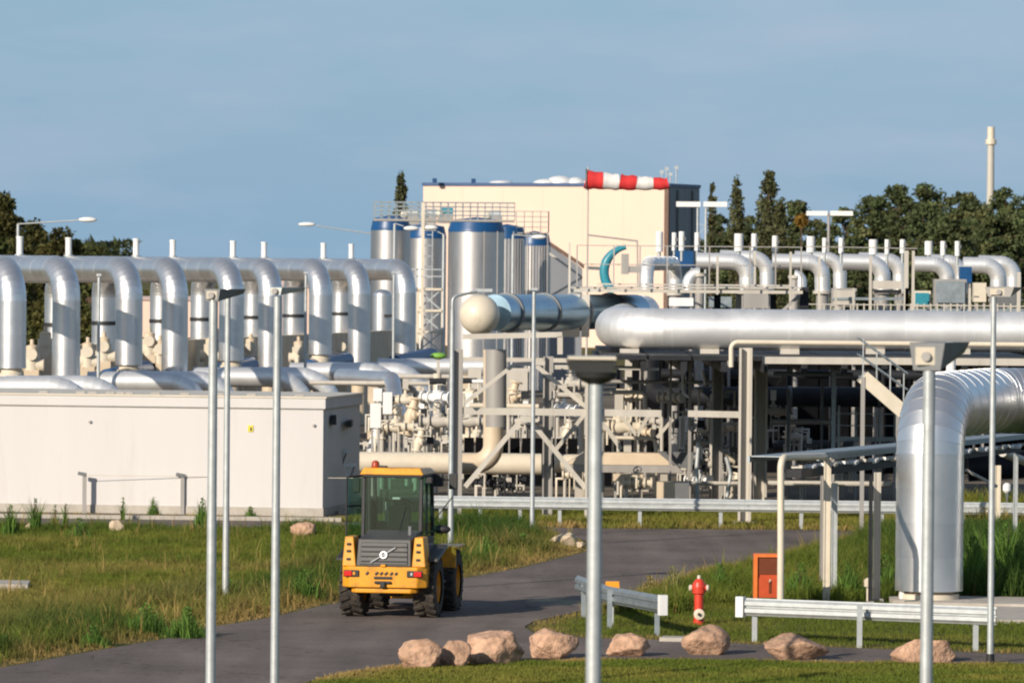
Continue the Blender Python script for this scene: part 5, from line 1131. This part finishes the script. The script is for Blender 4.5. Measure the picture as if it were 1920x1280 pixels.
pipe('silver_elbow', [(640, 706, 58.5), (735, 712, 60), (748, 790, 61)], 15, 60, ALU, 'silver elbow bending down into the valve cluster', fr=.7, clad_=True, seg=.6)
pipe('cream_flanged_column', [(820, 700, 62), (820, 860, 62)], 8, 62, CREAML, 'cream flanged upright beside the pale pole')
pipe('loop_pipe', [(1296, 772, 67), (1328, 773, 67), (1328, 808, 67), (1306, 808, 67)], 3, 67, CREAML, 'thin cream looped pipe left of the dark column', fr=.08, n=10)
pipe('drain_pipe', [(1310, 830, 69), (1306, 880, 69), (1308, 938, 69)], 4, 69, GALV, 'wavy pale drain pipe near the ground left of the dark column', fr=.3)
pipe('drain_pipe', [(1362, 856, 69), (1370, 890, 69), (1362, 938, 69)], 4, 69, GALV, 'wavy pale drain pipe between the dark column and twin columns', fr=.3)
t = Thing('lime_cover', 'lime green cover behind the silver header pipe', 'cover', gs(825, 49)); c = w(822, 667, 49)
t.part('cover', MB().ball(c, .24, 16, 10, (1.3, 1, .55)), LIME); t.part('post', MB().box((c.x, c.y, c.z / 2), (.12, .12, c.z)), RACK)
# added near-black screen that paints the low shade behind the guardrail
t = Thing('shade_screen', 'added near black screen for the shade low in the rack behind the guardrail', 'wall', gs(870, 63))
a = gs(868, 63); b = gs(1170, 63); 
for i in range(14): q = a.lerp(b, (i + .5) / 14); t.part('screen_panel', MB().box((q.x, q.y, .75), ((b.x - a.x) / 14 - .05, .06, 1.4)), DARKW)
# small lamp posts at the right end of the white building
for px, yt, s_, lab in ((637, 846, 70.5, 'short post with tilted lamp at the shaded building end, left one'), (652, 872, 71, 'short post at the shaded building end, right one')):
    b = gs(px, s_); zt = w(px, yt, s_).z; t = Thing('short_post', lab, 'post', b, 'posts at the shaded building end'); t.part('post', MB().box((b.x, b.y, zt / 2), (.1, .1, zt)), GALV)
    t.part('lamp_head', MB().bar((b.x - .12, b.y - .1, zt), (b.x + .22, b.y - .1, zt + .03), .12, .1), GALV); t.part('arm', MB().bar((b.x + .05, b.y - .06, zt - .35), (b.x + .16, b.y - .06, zt - .04), .05), LAMPG)
    t.part('base_plate', MB().box((b.x, b.y, .05), (.45, .45, .1)), CONC)

# ================================================================== RIGHT FOREGROUND: BIG ELBOW PIPE, TRAY, COLUMNS
e0 = w(1745, 1106, 95); e1 = w(1745, 762, 95); e2 = w(1905, 764, 88.5); e3 = e2 + Vector((1.9, -6.0, 0))
z_ax = e1.z; e0 = Vector((e1.x, e1.y, e0.z)); e2.z = z_ax; e3.z = z_ax
t = Thing('big_elbow_pipe', 'huge silver clad pipe rising from the ground and bending away to the right', 'pipe', (e1.x, e1.y, 0))
e4 = e3 + Vector((.3, -1.2, -z_ax - .3))
P = fillet([e0, e1, e2, e3, e4], [.95, 1.1, 1.1], 8); clad(t, P, .665, .72, 48, lap=.008)
t.part('foot_pipe', MB().tube([(e1.x, e1.y, .12), (e1.x, e1.y, e0.z + .05)], .48, 32), CREAM)
t.part('foot_flange', MB().lathe([(.48, 0), (.60, 0), (.60, .10), (.48, .12)], (e1.x, e1.y, .12), 32), CREAML)
t.part('foot_block', MB().box((e1.x - .55, e1.y - .2, .26), (.09, .1, .28)), WHITE)
t.part('plinth', MB().box((e1.x, e1.y, .06), (1.5, 1.3, .13)), CONC)
pipe('branch_pipe', [(1783, 640, 88), (1783, 712, 88)], 9, 88, WHITE, 'short white branch pipe above the big elbow pipe')
# thin cream goal-post pipe
t, P = pipe('cream_goalpost_pipe', [(1464, 1050, 99), (1464, 857, 99), (1545, 855, 97)], 6.5, 99, CREAML, 'thin cream pipe rising behind the cabinet and bending right to the tray', fr=.22)
q = P[0]; t.part('foot', MB().tube([q, Vector((q.x, q.y, 0))], .066, 14), CREAML)
a = w(1478, 862, 96.5); b = w(1935, 819, 80.5)
t = Thing('cable_tray', 'bluish cable tray sloping away to the right behind the big elbow pipe', 'cable tray', (a.x, a.y, 0))
dirn = (b - a).normalized(); nn = Vector((dirn.y, -dirn.x, 0)).normalized()
t.part('side_rail', MB().bar(a + Vector((.6, 0.5, 0.03)), b + Vector((0, 0, .03)), .05, .11), GALVD); t.part('side_rail', MB().bar(a - nn * .8, b - nn * .8, .05, .12), GALVD)  # bluish side rails paint the sky-lit shade on this side
t.part('cover', MB().bar(a - nn * .4 + Vector((0, 0, .06)), b - nn * .4 + Vector((0, 0, .06)), .7, .02), GALVD)
for i in range(26):
    q = a.lerp(b, (i + .5) / 26); t.part('bracket', MB().bar(q + nn * .06 + Vector((0, 0, -.14 - .05 * (i % 2))), q + nn * .06 + dirn * .28 + Vector((0, 0, -.15)), .22, .06), WHITE if i % 3 else RACK)
t.part('under_beam', MB().bar(a - nn * .4 + Vector((.5, 0, -.27)), b - nn * .4 + Vector((0, 0, -.27)), .3, .16), DARKP)
TC = [(1549, 858, 95.5, 13, CREAML, 'cream tray column with square top nearest the goalpost pipe'), (1563, 905, 93.5, 11, GALV, 'grey tray column right behind the cream one'), (1631, 892, 95, 7, DARKP, 'thin black tray column'), (1643, 885, 94.2, 13, RACK, 'pale tray column right of the black one'), (1869, 872, 76, 12, CREAML, 'pale column right of the thin right pole'), (1540, 878, 92, 7, RACKG, 'thin rear tray column at its left end'), (1903, 850, 80, 8, GALV, 'grey column near the right edge')]
for px, yt, s_, wp, m, lab in TC:
    b_ = gs(px, s_); z = w(px, yt, s_).z; wd = wp / s_; t = Thing('tray_column', lab, 'column', b_, 'columns of the cable tray')
    mb = MB(); th_ = wd * .2
    mb.box((b_.x - (wd - th_) / 2, b_.y, z / 2), (th_, wd * 1.1, z)).box((b_.x + (wd - th_) / 2, b_.y, z / 2), (th_, wd * 1.1, z)).box((b_.x, b_.y - wd * .3, z / 2), (wd - 2 * th_ - .004, th_, z)); t.part('shaft', mb, m)
    t.part('base_plate', MB().box((b_.x, b_.y, .03), (wd * 2, wd * 2, .06)), RACKG)
q = gs(1629, 94.8); t = Thing('stub_valve', 'small cream stub valve at the foot of the black column', 'valve', q)
t.part('stub', MB().lathe([(.05, 0), (.05, .3), (.1, .34), (.1, .46), (.06, .5), (0, .52)], q, 14), CREAML); t.part('side_flange', MB().lathe([(.1, 0), (.1, .06), (0, .06)], q + Vector((0, -.06, .42)), 14, (0, -1, 0)), CREAML)
q = gs(1905, 80); t = Thing('white_bollard_lamp', 'small white lantern in the shade right of the pale column', 'lamp', gs(1888, 72)); c = w(1888, 915, 72)
t.part('lantern', MB().lathe([(.06, -.12), (.11, -.06), (.11, .08), (.05, .14), (0, .14)], c, 14), WHITE); t.part('post', MB().box((c.x, c.y, (c.z - .12) / 2), (.06, .06, c.z - .12)), LAMPG)
pipe('inclined_pipe', [(1810, 880, 84), (1870, 912, 84)], 3, 84, RACK, 'thin pale slanted bar right of the big elbow pipe')
pipe('far_cream_duct', [(1880, 848, 78), (1935, 870, 76)], 8, 78, RACK, 'short cream duct end at the right edge')

# ================================================================== TREES
def tree(px, ytop, wpx, ybase_vis, s_, kind, label, seed, dens=1.0):
    rg = np.random.default_rng(seed); rd = random.Random(seed); b = gs(px, s_); hh = w(px, ytop, s_).z; cw = wpx / s_ / 2
    t = Thing({'pine': 'pine_tree', 'poplar': 'poplar_tree', 'broad': 'broadleaf_tree'}[kind], label, 'tree', b, {'pine': 'pines behind the plant on the right', 'poplar': 'slender poplars on the skyline', 'broad': 'trees behind the arches on the left'}[kind])
    lean = rd.uniform(-.3, .3); mb = MB(); trk = [(b.x, b.y, 0), (b.x + lean * .4, b.y, hh * .5), (b.x + lean, b.y, hh * .93)]
    r0 = .09 + hh * .013; mb.tube(trk, [r0, r0 * .65, r0 * .15], 9); t.part('trunk', mb, TRUNK)
    clumps = []; lm = MB()
    if kind == 'pine':
        n = int(34 * (wpx / 60) ** .7)
        for i in range(n):
            f = (i + .5) / n; z = hh * (.34 + .58 * f ** .85); prof = .45 + .55 * math.sin(math.pi * (.15 + f * .72))
            a = rd.uniform(0, 6.28); rr = cw * prof * rd.uniform(.15, 1.15); c = Vector((b.x + lean * f + math.cos(a) * rr, b.y + math.sin(a) * rr, z + rd.uniform(-.6, .5)))
            clumps.append((c, cw * rd.uniform(.22, .44) * (1.05 - .2 * f), .48)); lm.tube([Vector((b.x + lean * f * .8, b.y, z - .5)), c], [.07, .025], 6)
        clumps += [(Vector((b.x + lean + rd.uniform(-.35, .35) * cw, b.y, hh - cw * rd.uniform(.12, .35))), cw * .34, .6) for _ in range(2)]
    elif kind == 'poplar':
        n = 20
        for i in range(n):
            f = (i + .5) / n; z = hh * (.25 + .70 * f); k = math.sin(math.pi * (.12 + f * .80)) ** .6 * (.65 + .2 * rd.random()); c = Vector((b.x + lean * f + rd.uniform(-.3, .3) * cw, b.y + rd.uniform(-.3, .3) * cw, z))
            clumps.append((c, cw * k * 1.25, 1.5)); lm.tube([Vector((b.x, b.y, z - .8)), c], [.05, .02], 5)
    else:
        n = int(26 * (wpx / 100) ** .6)
        for i in range(n):
            f = rd.random(); z = hh * (.22 + .68 * f); prof = math.sqrt(max(.06, 1 - ((f - .35) / .68) ** 2)); a = rd.uniform(0, 6.28); rr = cw * prof * rd.uniform(.3, .8)
            c = Vector((b.x + math.cos(a) * rr, b.y + math.sin(a) * rr, z)); clumps.append((c, cw * rd.uniform(.34, .5), .8)); lm.tube([Vector((b.x + lean * f, b.y, z * .6)), c], [.08, .03], 6)
    t.part('limb', lm, TRUNK)
    Vs = []; Cs = []
    base = {'pine': np.array([.088, .108, .044]), 'poplar': np.array([.090, .095, .042]), 'broad': np.array([.062, .070, .020])}[kind]
    if kind != 'broad':
        n = int(5200 * (wpx / 80) ** .9 if kind == 'pine' else 3200 * (wpx / 40)); f = rg.uniform(0, 1, n); az = rg.uniform(0, 6.283, n)
        if kind == 'pine':
            pr = .40 + .55 * np.sin(np.pi * (.16 + f * .70)); zz = hh * (.36 + .60 * f ** .9); ww_ = cw * 1.0
        else:
            pr = np.sin(np.pi * (.10 + f * .84)) ** .7 * .95; zz = hh * (.18 + .80 * f); ww_ = cw
        lob = 1 + .28 * np.sin(az * 3 + f * 9 + seed) * np.sin(f * 17 + seed * 2) + .12 * np.sin(az * 7 - f * 31)
        rad = ww_ * pr * lob * np.sqrt(rg.uniform(.02, 1, n)); q = np.c_[b.x + lean * f + np.cos(az) * rad, b.y + np.sin(az) * rad, zz + rg.normal(0, .12, n)]
        hole = np.sin(q[:, 0] * 2.3 + seed) * np.sin(q[:, 2] * 3.1 + seed * 1.7) * np.sin(q[:, 1] * 2.1) + .35 * np.sin(q[:, 0] * 6.1) * np.sin(q[:, 2] * 7.3)
        q = q[hole > .0 if kind == 'pine' else hole > -.6]; n = len(q)
        e1 = rg.normal(0, 1, (n, 3)); e1 /= np.linalg.norm(e1, axis=1)[:, None]; e2 = np.cross(e1, rg.normal(0, 1, (n, 3))); e2 /= np.linalg.norm(e2, axis=1)[:, None]
        sz = rg.uniform(.06, .15, (n, 1)); Vs.append(np.stack([q - e1 * sz, q + e1 * sz, q + e2 * sz * 1.6], 1).reshape(-1, 3)); Cs.append(np.repeat(base * rg.uniform(.6, 1.5, (n, 1)), 3, 0))
        if kind == 'poplar': clumps = clumps[::3]
    for c, r_, fl in clumps:
        n = int(np.clip(420 * r_ * r_ * dens, 120, 1500)); d = rg.normal(0, 1, (n, 3)); d /= np.linalg.norm(d, axis=1)[:, None]; rad = rg.uniform(.15, 1, n) ** .45
        rad *= 1 + .22 * np.sin(d[:, 0] * 5 + seed) * np.cos(d[:, 2] * 6)
        q = np.array(c)[None] + d * (rad * r_)[:, None] * np.array([1, 1, fl])[None]
        e1 = rg.normal(0, 1, (n, 3)); e1 /= np.linalg.norm(e1, axis=1)[:, None]; e2 = np.cross(e1, rg.normal(0, 1, (n, 3))); e2 /= np.linalg.norm(e2, axis=1)[:, None]
        n_ = n
        sz = rg.uniform(.08, .17, (n, 1)) * (1.0 if kind != 'poplar' else .9)
        Vs.append(np.stack([q - e1 * sz, q + e1 * sz, q + e2 * sz * 1.6], 1).reshape(-1, 3))
        cc = base * rg.uniform(.7, 1.35) * rg.uniform(.6, 1.5, (n, 1)); cc = cc * np.array([rg.uniform(.9, 1.25), 1, 1]); Cs.append(np.repeat(cc, 3, 0))
    V = np.concatenate(Vs); o = fast_mesh('crown', V - np.array(b)[None], np.arange(len(V)).reshape(-1, 3), np.concatenate(Cs), LEAF); o.parent = t.o
TR = [(755, 316, 30, 34, 'poplar', 'lone slender poplar left of the large hall'), (1331, 341, 18, 30, 'poplar', 'small poplar touching the dark hall end'), (1384, 329, 34, 30, 'poplar', 'poplar left of the twin pair on the skyline'), (1431, 316, 50, 30, 'poplar', 'tallest poplar on the skyline right of the hall'), (1453, 372, 34, 31, 'poplar', 'shorter poplar right of the tallest'),
      (1345, 402, 60, 27, 'pine', 'low pine right behind the lattice mast'), (1400, 408, 70, 27, 'pine', 'low pine beneath the poplars'), (1455, 420, 60, 28, 'pine', 'low dark pine left of the orange crown'), (1498, 374, 70, 29, 'pine', 'open crowned pine left of the single mast'), (1540, 415, 60, 27, 'pine', 'low pine behind the single mast'), (1580, 388, 70, 28, 'pine', 'pine right of the single mast'),
      (1626, 364, 84, 29, 'pine', 'rounded pine between the single mast and the tall group'), (1665, 398, 70, 26, 'pine', 'lower pine in the gap before the tall group'), (1690, 350, 94, 28, 'pine', 'tall pine at the left of the tall group'), (1746, 346, 90, 28, 'pine', 'tall pine with pointed top in the tall group'), (1722, 380, 80, 30, 'pine', 'pine filling the front of the tall group'),
      (1790, 362, 90, 29, 'pine', 'pine left of the chimney'), (1832, 372, 84, 27, 'pine', 'pine directly below the chimney, left side'), (1880, 354, 92, 29, 'pine', 'tall pine right of the chimney'), (1925, 360, 90, 28, 'pine', 'pine cut by the right edge of the picture'), (1855, 392, 90, 31, 'pine', 'front pine below the chimney'), (1775, 400, 90, 31, 'pine', 'front pine in the middle of the tall group'), (1905, 400, 90, 31, 'pine', 'front pine at the right edge'), (1965, 350, 100, 29, 'pine', 'pine just outside the right edge'),
      (-10, 334, 130, 33, 'broad', 'tallest leafy tree at the left edge'), (60, 396, 90, 32, 'broad', 'leafy tree behind the white lamp head'), (128, 408, 118, 33, 'broad', 'rounded leafy tree at the right end of the left trees'), (170, 450, 70, 34, 'broad', 'low leafy tree beside the third arch'), (30, 430, 120, 35, 'broad', 'leafy tree low behind the first arches'), (100, 470, 120, 36, 'broad', 'shrubby tree behind the first full arch'),
      (282, 535, 60, 30.0, 'broad', 'dark low tree seen inside the fourth arch'), (640, 610, 60, 42, 'broad', 'low bush seen inside the eighth arch'), (170, 560, 60, 37, 'broad', 'dark bush behind the thin post among the arches')]
for i, (px, yt, wp, s_, kind, lab) in enumerate(TR): tree(px, yt, wp, 480, s_, kind, lab, 100 + i, 1.0 if kind != 'broad' else 1.3)
# a far wood that closes the horizon
rg = np.random.default_rng(5); n = 60000; x = rg.uniform(-75, 75, n); yb_ = rg.uniform(600, 640, n)
keep = (x > 12) | (x < -42); x = x[keep]; yb_ = yb_[keep]; n = len(x); hmax = 7.5 + 2.2 * np.array([vnoise(np.array([a]), np.array([3.0]), .18)[0] for a in np.round(x, 1)]); z = rg.uniform(0, 1, n) ** .8 * hmax
e1 = rg.normal(0, 1, (n, 3)); e2 = rg.normal(0, 1, (n, 3)); q = np.c_[x, yb_, z]; V = np.stack([q - e1 * .22, q + e1 * .22, q + e2 * .4], 1).reshape(-1, 3)
cc = np.repeat(np.array([.045, .055, .02]) * rg.uniform(.6, 1.5, (n, 1)), 3, 0)
tag(fast_mesh('far_wood', V, np.arange(3 * n).reshape(-1, 3), cc, LEAF), 'dark far wood closing the horizon behind the pines', 'wood', kind='stuff')

cq = w(1503, 413, 30); rg = np.random.default_rng(77); n = 700; d = rg.normal(0, 1, (n, 3)); d /= np.linalg.norm(d, axis=1)[:, None]; q = np.array(cq) + d * np.array([.42, .4, .4]) * rg.uniform(.3, 1, (n, 1)); e1 = rg.normal(0, .07, (n, 3)); e2 = rg.normal(0, .1, (n, 3))
T = Thing('autumn_tree', 'small orange leaved tree top left of the single mast', 'tree', (cq.x, cq.y, 0)); T.part('trunk', MB().tube([(cq.x, cq.y, 0), cq], [.1, .04], 8), TRUNK)
V = np.stack([q - e1, q + e1, q + e2], 1).reshape(-1, 3); o = fast_mesh('crown', V - np.array((cq.x, cq.y, 0)), np.arange(3 * n).reshape(-1, 3), np.repeat(np.array([.26, .15, .03]) * rg.uniform(.6, 1.4, (n, 1)), 3, 0), LEAF); o.parent = T.o

# ================================================================== WHEEL LOADER
lo = g(734, 1156); TH = R(-9)
L = Thing('wheel_loader', 'yellow compact wheel loader driving away on the road', 'wheel loader', lo, None, TH, True)
def wheel(x, y, r=.58, wd=.42):
    tyre = MB(); tyre.lathe([(r * .55, -wd / 2), (r * .86, -wd / 2), (r * .97, -wd * .42), (r * .985, -wd * .2), (r * .985, wd * .2), (r * .97, wd * .42), (r * .86, wd / 2), (r * .55, wd / 2)], (x, y, r), 36, (1, 0, 0))
    o = L.part('wheel', MB().lathe([(0, -wd * .30), (r * .20, -wd * .30), (r * .3, -wd * .1), (r * .52, -wd * .1), (r * .56, -wd * .42), (r * .56, wd * .42), (r * .52, wd * .1), (r * .3, wd * .1), (r * .2, wd * .30), (0, wd * .30)], (x, y, r), 28, (1, 0, 0)), YEL)
    L.part('tyre', tyre, TYRE, o)
    lug = MB()
    for k in range(20):
        for sd_ in (-1, 1):
            a = 2 * math.pi * (k + (.5 if sd_ > 0 else 0)) / 20; a2 = a + .13
            p = Vector((x + sd_ * wd * .47, y + math.cos(a2) * r * .99, r + math.sin(a2) * r * .99)); q = Vector((x + sd_ * wd * .04, y + math.cos(a) * r * .99, r + math.sin(a) * r * .99))
            lug.bar(p, q, .06, .055, up=(0, math.cos(a), math.sin(a)))
    L.part('tread_lugs', lug, TYRE, o)['kind'] = 'stuff'
for x_, y_ in ((-.70, 0), (.70, 0), (-.70, 2.2), (.70, 2.2)): wheel(x_, y_)
L.part('rear_axle', MB().bar((-.6, 0, .58), (.6, 0, .58), .2).box((0, 0, .6), (.4, .4, .4)), BLACK)
L.part('front_axle', MB().bar((-.6, 2.2, .58), (.6, 2.2, .58), .2), BLACK)
L.part('rear_frame', MB().box((0, .1, .78), (.9, 1.9, .35)), BLACK)
# counterweight, curved bumper
def hull(x, y0, y1, z0, z1, ch): return [(-x + ch, y0), (x - ch, y0), (x, y0 + ch), (x, y1), (-x, y1), (-x, y0 + ch)]
cwt = MB(); cwt.prism(hull(.80, -.92, -.15, 0, 0, .16), .60, .99); L.part('counterweight', cwt, YEL)
L.part('bumper_lip', MB().prism(hull(.62, -.90, -.3, 0, 0, .10), .50, .58), YEL)
L.part('bumper_gap', MB().prism(hull(.60, -.88, -.3, 0, 0, .10), .575, .605), BLACK)
L.part('tow_hitch', MB().box((0.0, -.94, .70), (.32, .06, .05)).box((0, -.95, .66), (.10, .08, .12)), BLACK)
for sx in (-1, 1):
    o = L.part('light_cluster', MB().box((sx * .60, -.925, .86), (.30, .04, .13)), BLACK)
    L.part('tail_light', MB().box((sx * .66, -.95, .86), (.15, .03, .10)), TAIL, o)
    L.part('reverse_light', MB().box((sx * .545, -.95, .86), (.05, .03, .06)), CHROME if sx > 0 else AMBER, o)
    pill = L.part('rear_pillar', MB().hexa([(sx * .66 - .13, -.86, .99), (sx * .66 + .13, -.86, .99), (sx * .66 + .13, -.3, .99), (sx * .66 - .13, -.3, .99), (sx * .66 - .09, -.80, 1.54), (sx * .66 + .07, -.80, 1.54), (sx * .66 + .07, -.3, 1.54), (sx * .66 - .09, -.3, 1.54)]), YEL)
    for z in (1.12, 1.27, 1.40): L.part('vent_slot', MB().box((sx * .66 - .01, -.855 + (z - 1) * .08, z), (.09, .04, .05)), BLACK, pill)
# raised lettering-like marks on the bumper
for x_, w__ in ((-.30, .05), (-.12, .06), (-.03, .05), (.06, .06), (.16, .05), (.25, .04)):
    L.part('bumper_mark', MB().bar((x_ - w__ / 2, -.928, .84), (x_ + w__ / 2, -.928, .89), .012, .045), BLACK)
L.part('latch', MB().box((0, -.90, 1.01), (.10, .1, .05)), YEL)
eng = MB(); eng.hexa([(-.52, -.88, .995), (.52, -.88, .995), (.52, .4, .995), (-.52, .4, .995), (-.50, -.78, 1.50), (.50, -.78, 1.50), (.50, .4, 1.62), (-.50, .4, 1.62)]); L.part('engine_hood', eng, GREY)
gr = L.part('rear_grille', MB().hexa([(-.46, -.895, 1.03), (.46, -.895, 1.03), (.46, -.87, 1.03), (-.46, -.87, 1.03), (-.44, -.815, 1.44), (.44, -.815, 1.44), (.44, -.79, 1.44), (-.44, -.79, 1.44)]), GREY)
for i in range(4): z = 1.09 + i * .09; y = -.897 + (z - 1.03) * .195; L.part('grille_slat', MB().box((0, y - .006, z), (.86, .02, .022)), BLACK, gr)
def gp(x_, z): return Vector((x_, -.897 + (z - 1.03) * .195 - .035, z))
L.part('badge_bar', MB().bar(gp(-.24, 1.07), gp(.22, 1.35), .012, .022), CHROME, gr)
L.part('badge_ring', MB().lathe([(.045, 0), (.068, 0), (.068, .02), (.045, .02), (.045, 0)], gp(0, 1.21) + Vector((0, .01, 0)), 20, (0, -1, .2)).box(gp(0, 1.21) + Vector((0, -.012, 0)), (.10, .012, .022)), CHROME, gr)
L.part('number_plate', MB().box((.0, -.935, .785), (.34, .012, .05)), BLACK)
# cab
cx = -.06; X0, X1 = cx - .60, cx + .58; Y0, Y1 = .30, 1.72; Z0, Z1 = 1.0, 2.66
cab = L.part('cab_floor', MB().box((cx, (Y0 + Y1) / 2, 1.22), (1.14, 1.4, .5)), BLACK)
for x_ in (X0 + .04, X1 - .04):
    for y_, yt in ((Y0 + .05, Y0 + .12), (Y1 - .05, Y1 - .2)): L.part('cab_pillar', MB().bar((x_, y_, 1.45), (x_, yt, Z1), .075, .08), BLACK, cab)
    L.part('cab_pillar', MB().bar((x_, .98, 1.45), (x_, .98, Z1), .05, .06), BLACK, cab)
L.part('cab_roof', MB().hexa([(X0 - .02, Y0 - .04, Z1), (X1 + .02, Y0 - .04, Z1), (X1 + .02, Y1 + .02, Z1), (X0 - .02, Y1 + .02, Z1), (X0 + .05, Y0 + .02, Z1 + .13), (X1 - .05, Y0 + .02, Z1 + .13), (X1 - .08, Y1 - .08, Z1 + .10), (X0 + .08, Y1 - .08, Z1 + .10)]), YEL)
L.part('roof_gutter', MB().box((cx, (Y0 + Y1) / 2, Z1 - .03), (1.16, 1.42, .05)), BLACK)
L.part('rear_window', MB().box((cx, Y0 + .07, 2.04), (1.04, .012, 1.14)), GLASS, cab); L.part('windscreen', MB().box((cx, Y1 - .10, 2.0), (1.04, .012, 1.2)), GLASS, cab)
L.part('side_window', MB().box((X1 - .04, 1.0, 2.04), (.012, 1.25, 1.14)), GLASS, cab)
L.part('window_crossbar', MB().box((cx, Y0 + .055, 1.47), (1.1, .05, .06)), BLACK, cab)
L.part('wiper', MB().bar((cx + .1, Y0 + .03, 1.5), (cx + .25, Y0 + .03, 2.05), .015), BLACK, cab)
# inside: seat, wheel, frames
L.part('seat_back', MB().box((cx + .05, .85, 1.80), (.46, .14, .52), 0, .85).box((cx + .05, .86, 2.10), (.24, .09, .14)), SEAT, cab); L.part('seat_cushion', MB().box((cx + .05, 1.08, 1.55), (.48, .46, .14)), SEAT, cab)
tor = [Vector((cx + math.cos(a) * .19, 1.42 + math.sin(a) * .08, 1.98 + math.sin(a) * .17)) for a in [2 * math.pi * i / 20 for i in range(21)]]
L.part('steering_wheel', MB().tube(tor, .016, 8, caps=False).bar((cx, 1.42, 1.98), (cx, 1.60, 1.5), .05), BLACK, cab)
L.part('dashboard', MB().box((cx, 1.58, 1.62), (1.0, .16, .22)), LAMPG, cab); L.part('inner_frame', MB().bar((cx - .3, 1.60, 2.16), (cx + .48, 1.60, 2.16), .05).bar((cx - .34, 1.6, 1.5), (cx - .34, 1.6, 2.1), .05), GALV, cab)
L.part('head_rest_light', MB().box((cx - .16, 1.2, 1.7), (.05, .06, .4)), LIME, cab)
# open left door window
d0 = Vector((X0 - .02, .98, 0)); d1 = Vector((X0 - .30, .46, 0)); 
dw = L.part('open_side_window', MB().bar(d0 + Vector((0, 0, 2.62)), d1 + Vector((0, 0, 2.60)), .04).bar(d0 + Vector((0, 0, 1.46)), d1 + Vector((0, 0, 1.46)), .06).bar(d1 + Vector((0, 0, 1.46)), d1 + Vector((0, 0, 2.6)), .035).bar(d0 + Vector((0, 0, 1.46)), d0 + Vector((0, 0, 2.6)), .05).bar(d0 + Vector((0, 0, 2.05)), d1 + Vector((0, 0, 2.05)), .04), BLACK)
L.part('window_pane', MB().bar(d0.lerp(d1, .02) + Vector((0, 0, 2.03)), d0.lerp(d1, .98) + Vector((0, 0, 2.03)), .01, 1.1), GLASS, dw)
L.part('left_door', MB().box((X0 + .0, 1.35, 1.6), (.03, .66, 1.1)), BLACK, cab)
# mirrors and lamps
L.part('mirror_arm', MB().tube([(X1, 1.6, 2.55), (X1 + .34, 1.66, 2.52), (X1 + .34, 1.66, 2.40)], .016, 8).tube([(X1, 1.6, 1.75), (X1 + .34, 1.66, 2.2)], .012, 8), BLACK)
L.part('mirror', MB().box((X1 + .36, 1.66, 2.5), (.17, .06, .30)), BLACK); L.part('work_lamp', MB().box((X1 + .06, 1.62, 2.52), (.22, .12, .24)), BLACK)
L.part('work_lamp', MB().box((X1 + .1, .45, 2.56), (.13, .1, .12)), BLACK)
L.part('lower_mirror', MB().ball((X1 + .26, .95, 1.62), .14, 14, 8, (1.3, .7, .6)).bar((X1, .9, 1.55), (X1 + .2, .95, 1.6), .04), BLACK)
L.part('mirror', MB().box((X0 - .34, 1.66, 2.4), (.15, .06, .28)), BLACK)
L.part('beacon', MB().lathe([(.07, 0), (.08, .03), (.07, .10), (.04, .13), (0, .14)], (cx - .36, .5, Z1 + .125), 16), mat('beacon_amber', (.35, .05, .01), .25)); L.part('beacon_base', MB().box((cx - .28, .5, Z1 + .14), (.3, .1, .05)), BLACK)
L.part('exhaust', MB().tube([(.38, -.2, 1.5), (.38, -.2, 1.72)], .04, 12), LAMPG)
# fenders
for sx in (-1, 1):
    L.part('rear_fender', MB().hexa([(sx * .78 - .20, -.55, 1.08), (sx * .78 + .20, -.55, 1.08), (sx * .78 + .20, .55, 1.30), (sx * .78 - .20, .55, 1.30), (sx * .78 - .18, -.52, 1.14), (sx * .78 + .18, -.52, 1.14), (sx * .78 + .18, .55, 1.36), (sx * .78 - .18, .55, 1.36)]), BLACK if sx < 0 else GREY)
    L.part('front_fender', MB().box((sx * .72, 2.2, 1.24), (.44, 1.05, .05)).box((sx * .72, 1.68, 1.05), (.44, .05, .40)), YEL)
    L.part('lift_arm', MB().bar((sx * .3, 2.0, 1.3), (sx * .3, 3.5, .5), .1, .22), YEL)
    L.part('step', MB().box((sx * .72, 1.08, .62), (.2, .4, .05)).box((sx * .66, 1.08, .85), (.05, .4, .5)), BLACK)
L.part('side_panel', MB().box((.66, -.1, 1.18), (.16, .9, .42)), GREY)
L.part('front_frame', MB().box((0, 2.2, .85), (.6, 1.5, .5)), YEL)
L.part('bucket', MB().extr([(-.85, 3.3, .15), (-.85, 4.1, .12), (-.85, 4.1, .16), (-.85, 3.5, .3), (-.85, 3.35, .65), (-.85, 3.28, .7)], (1.4, 0, 0)), YEL)
print('objects', len(bpy.data.objects))
# soften the machine's edges
def kids(o):
    for c in o.children: yield c; yield from kids(c)
for o in list(kids(L.o)):
    if o.type == 'MESH' and o.name.split('.')[0] not in ('tyre', 'tread_lugs', 'rear_window', 'windscreen', 'side_window', 'window_pane', 'grille_slat', 'badge_bar', 'badge_ring'):
        b_ = o.modifiers.new('bevel', 'BEVEL'); b_.width = .018; b_.segments = 2; b_.limit_method = 'ANGLE'; b_.angle_limit = R(40)
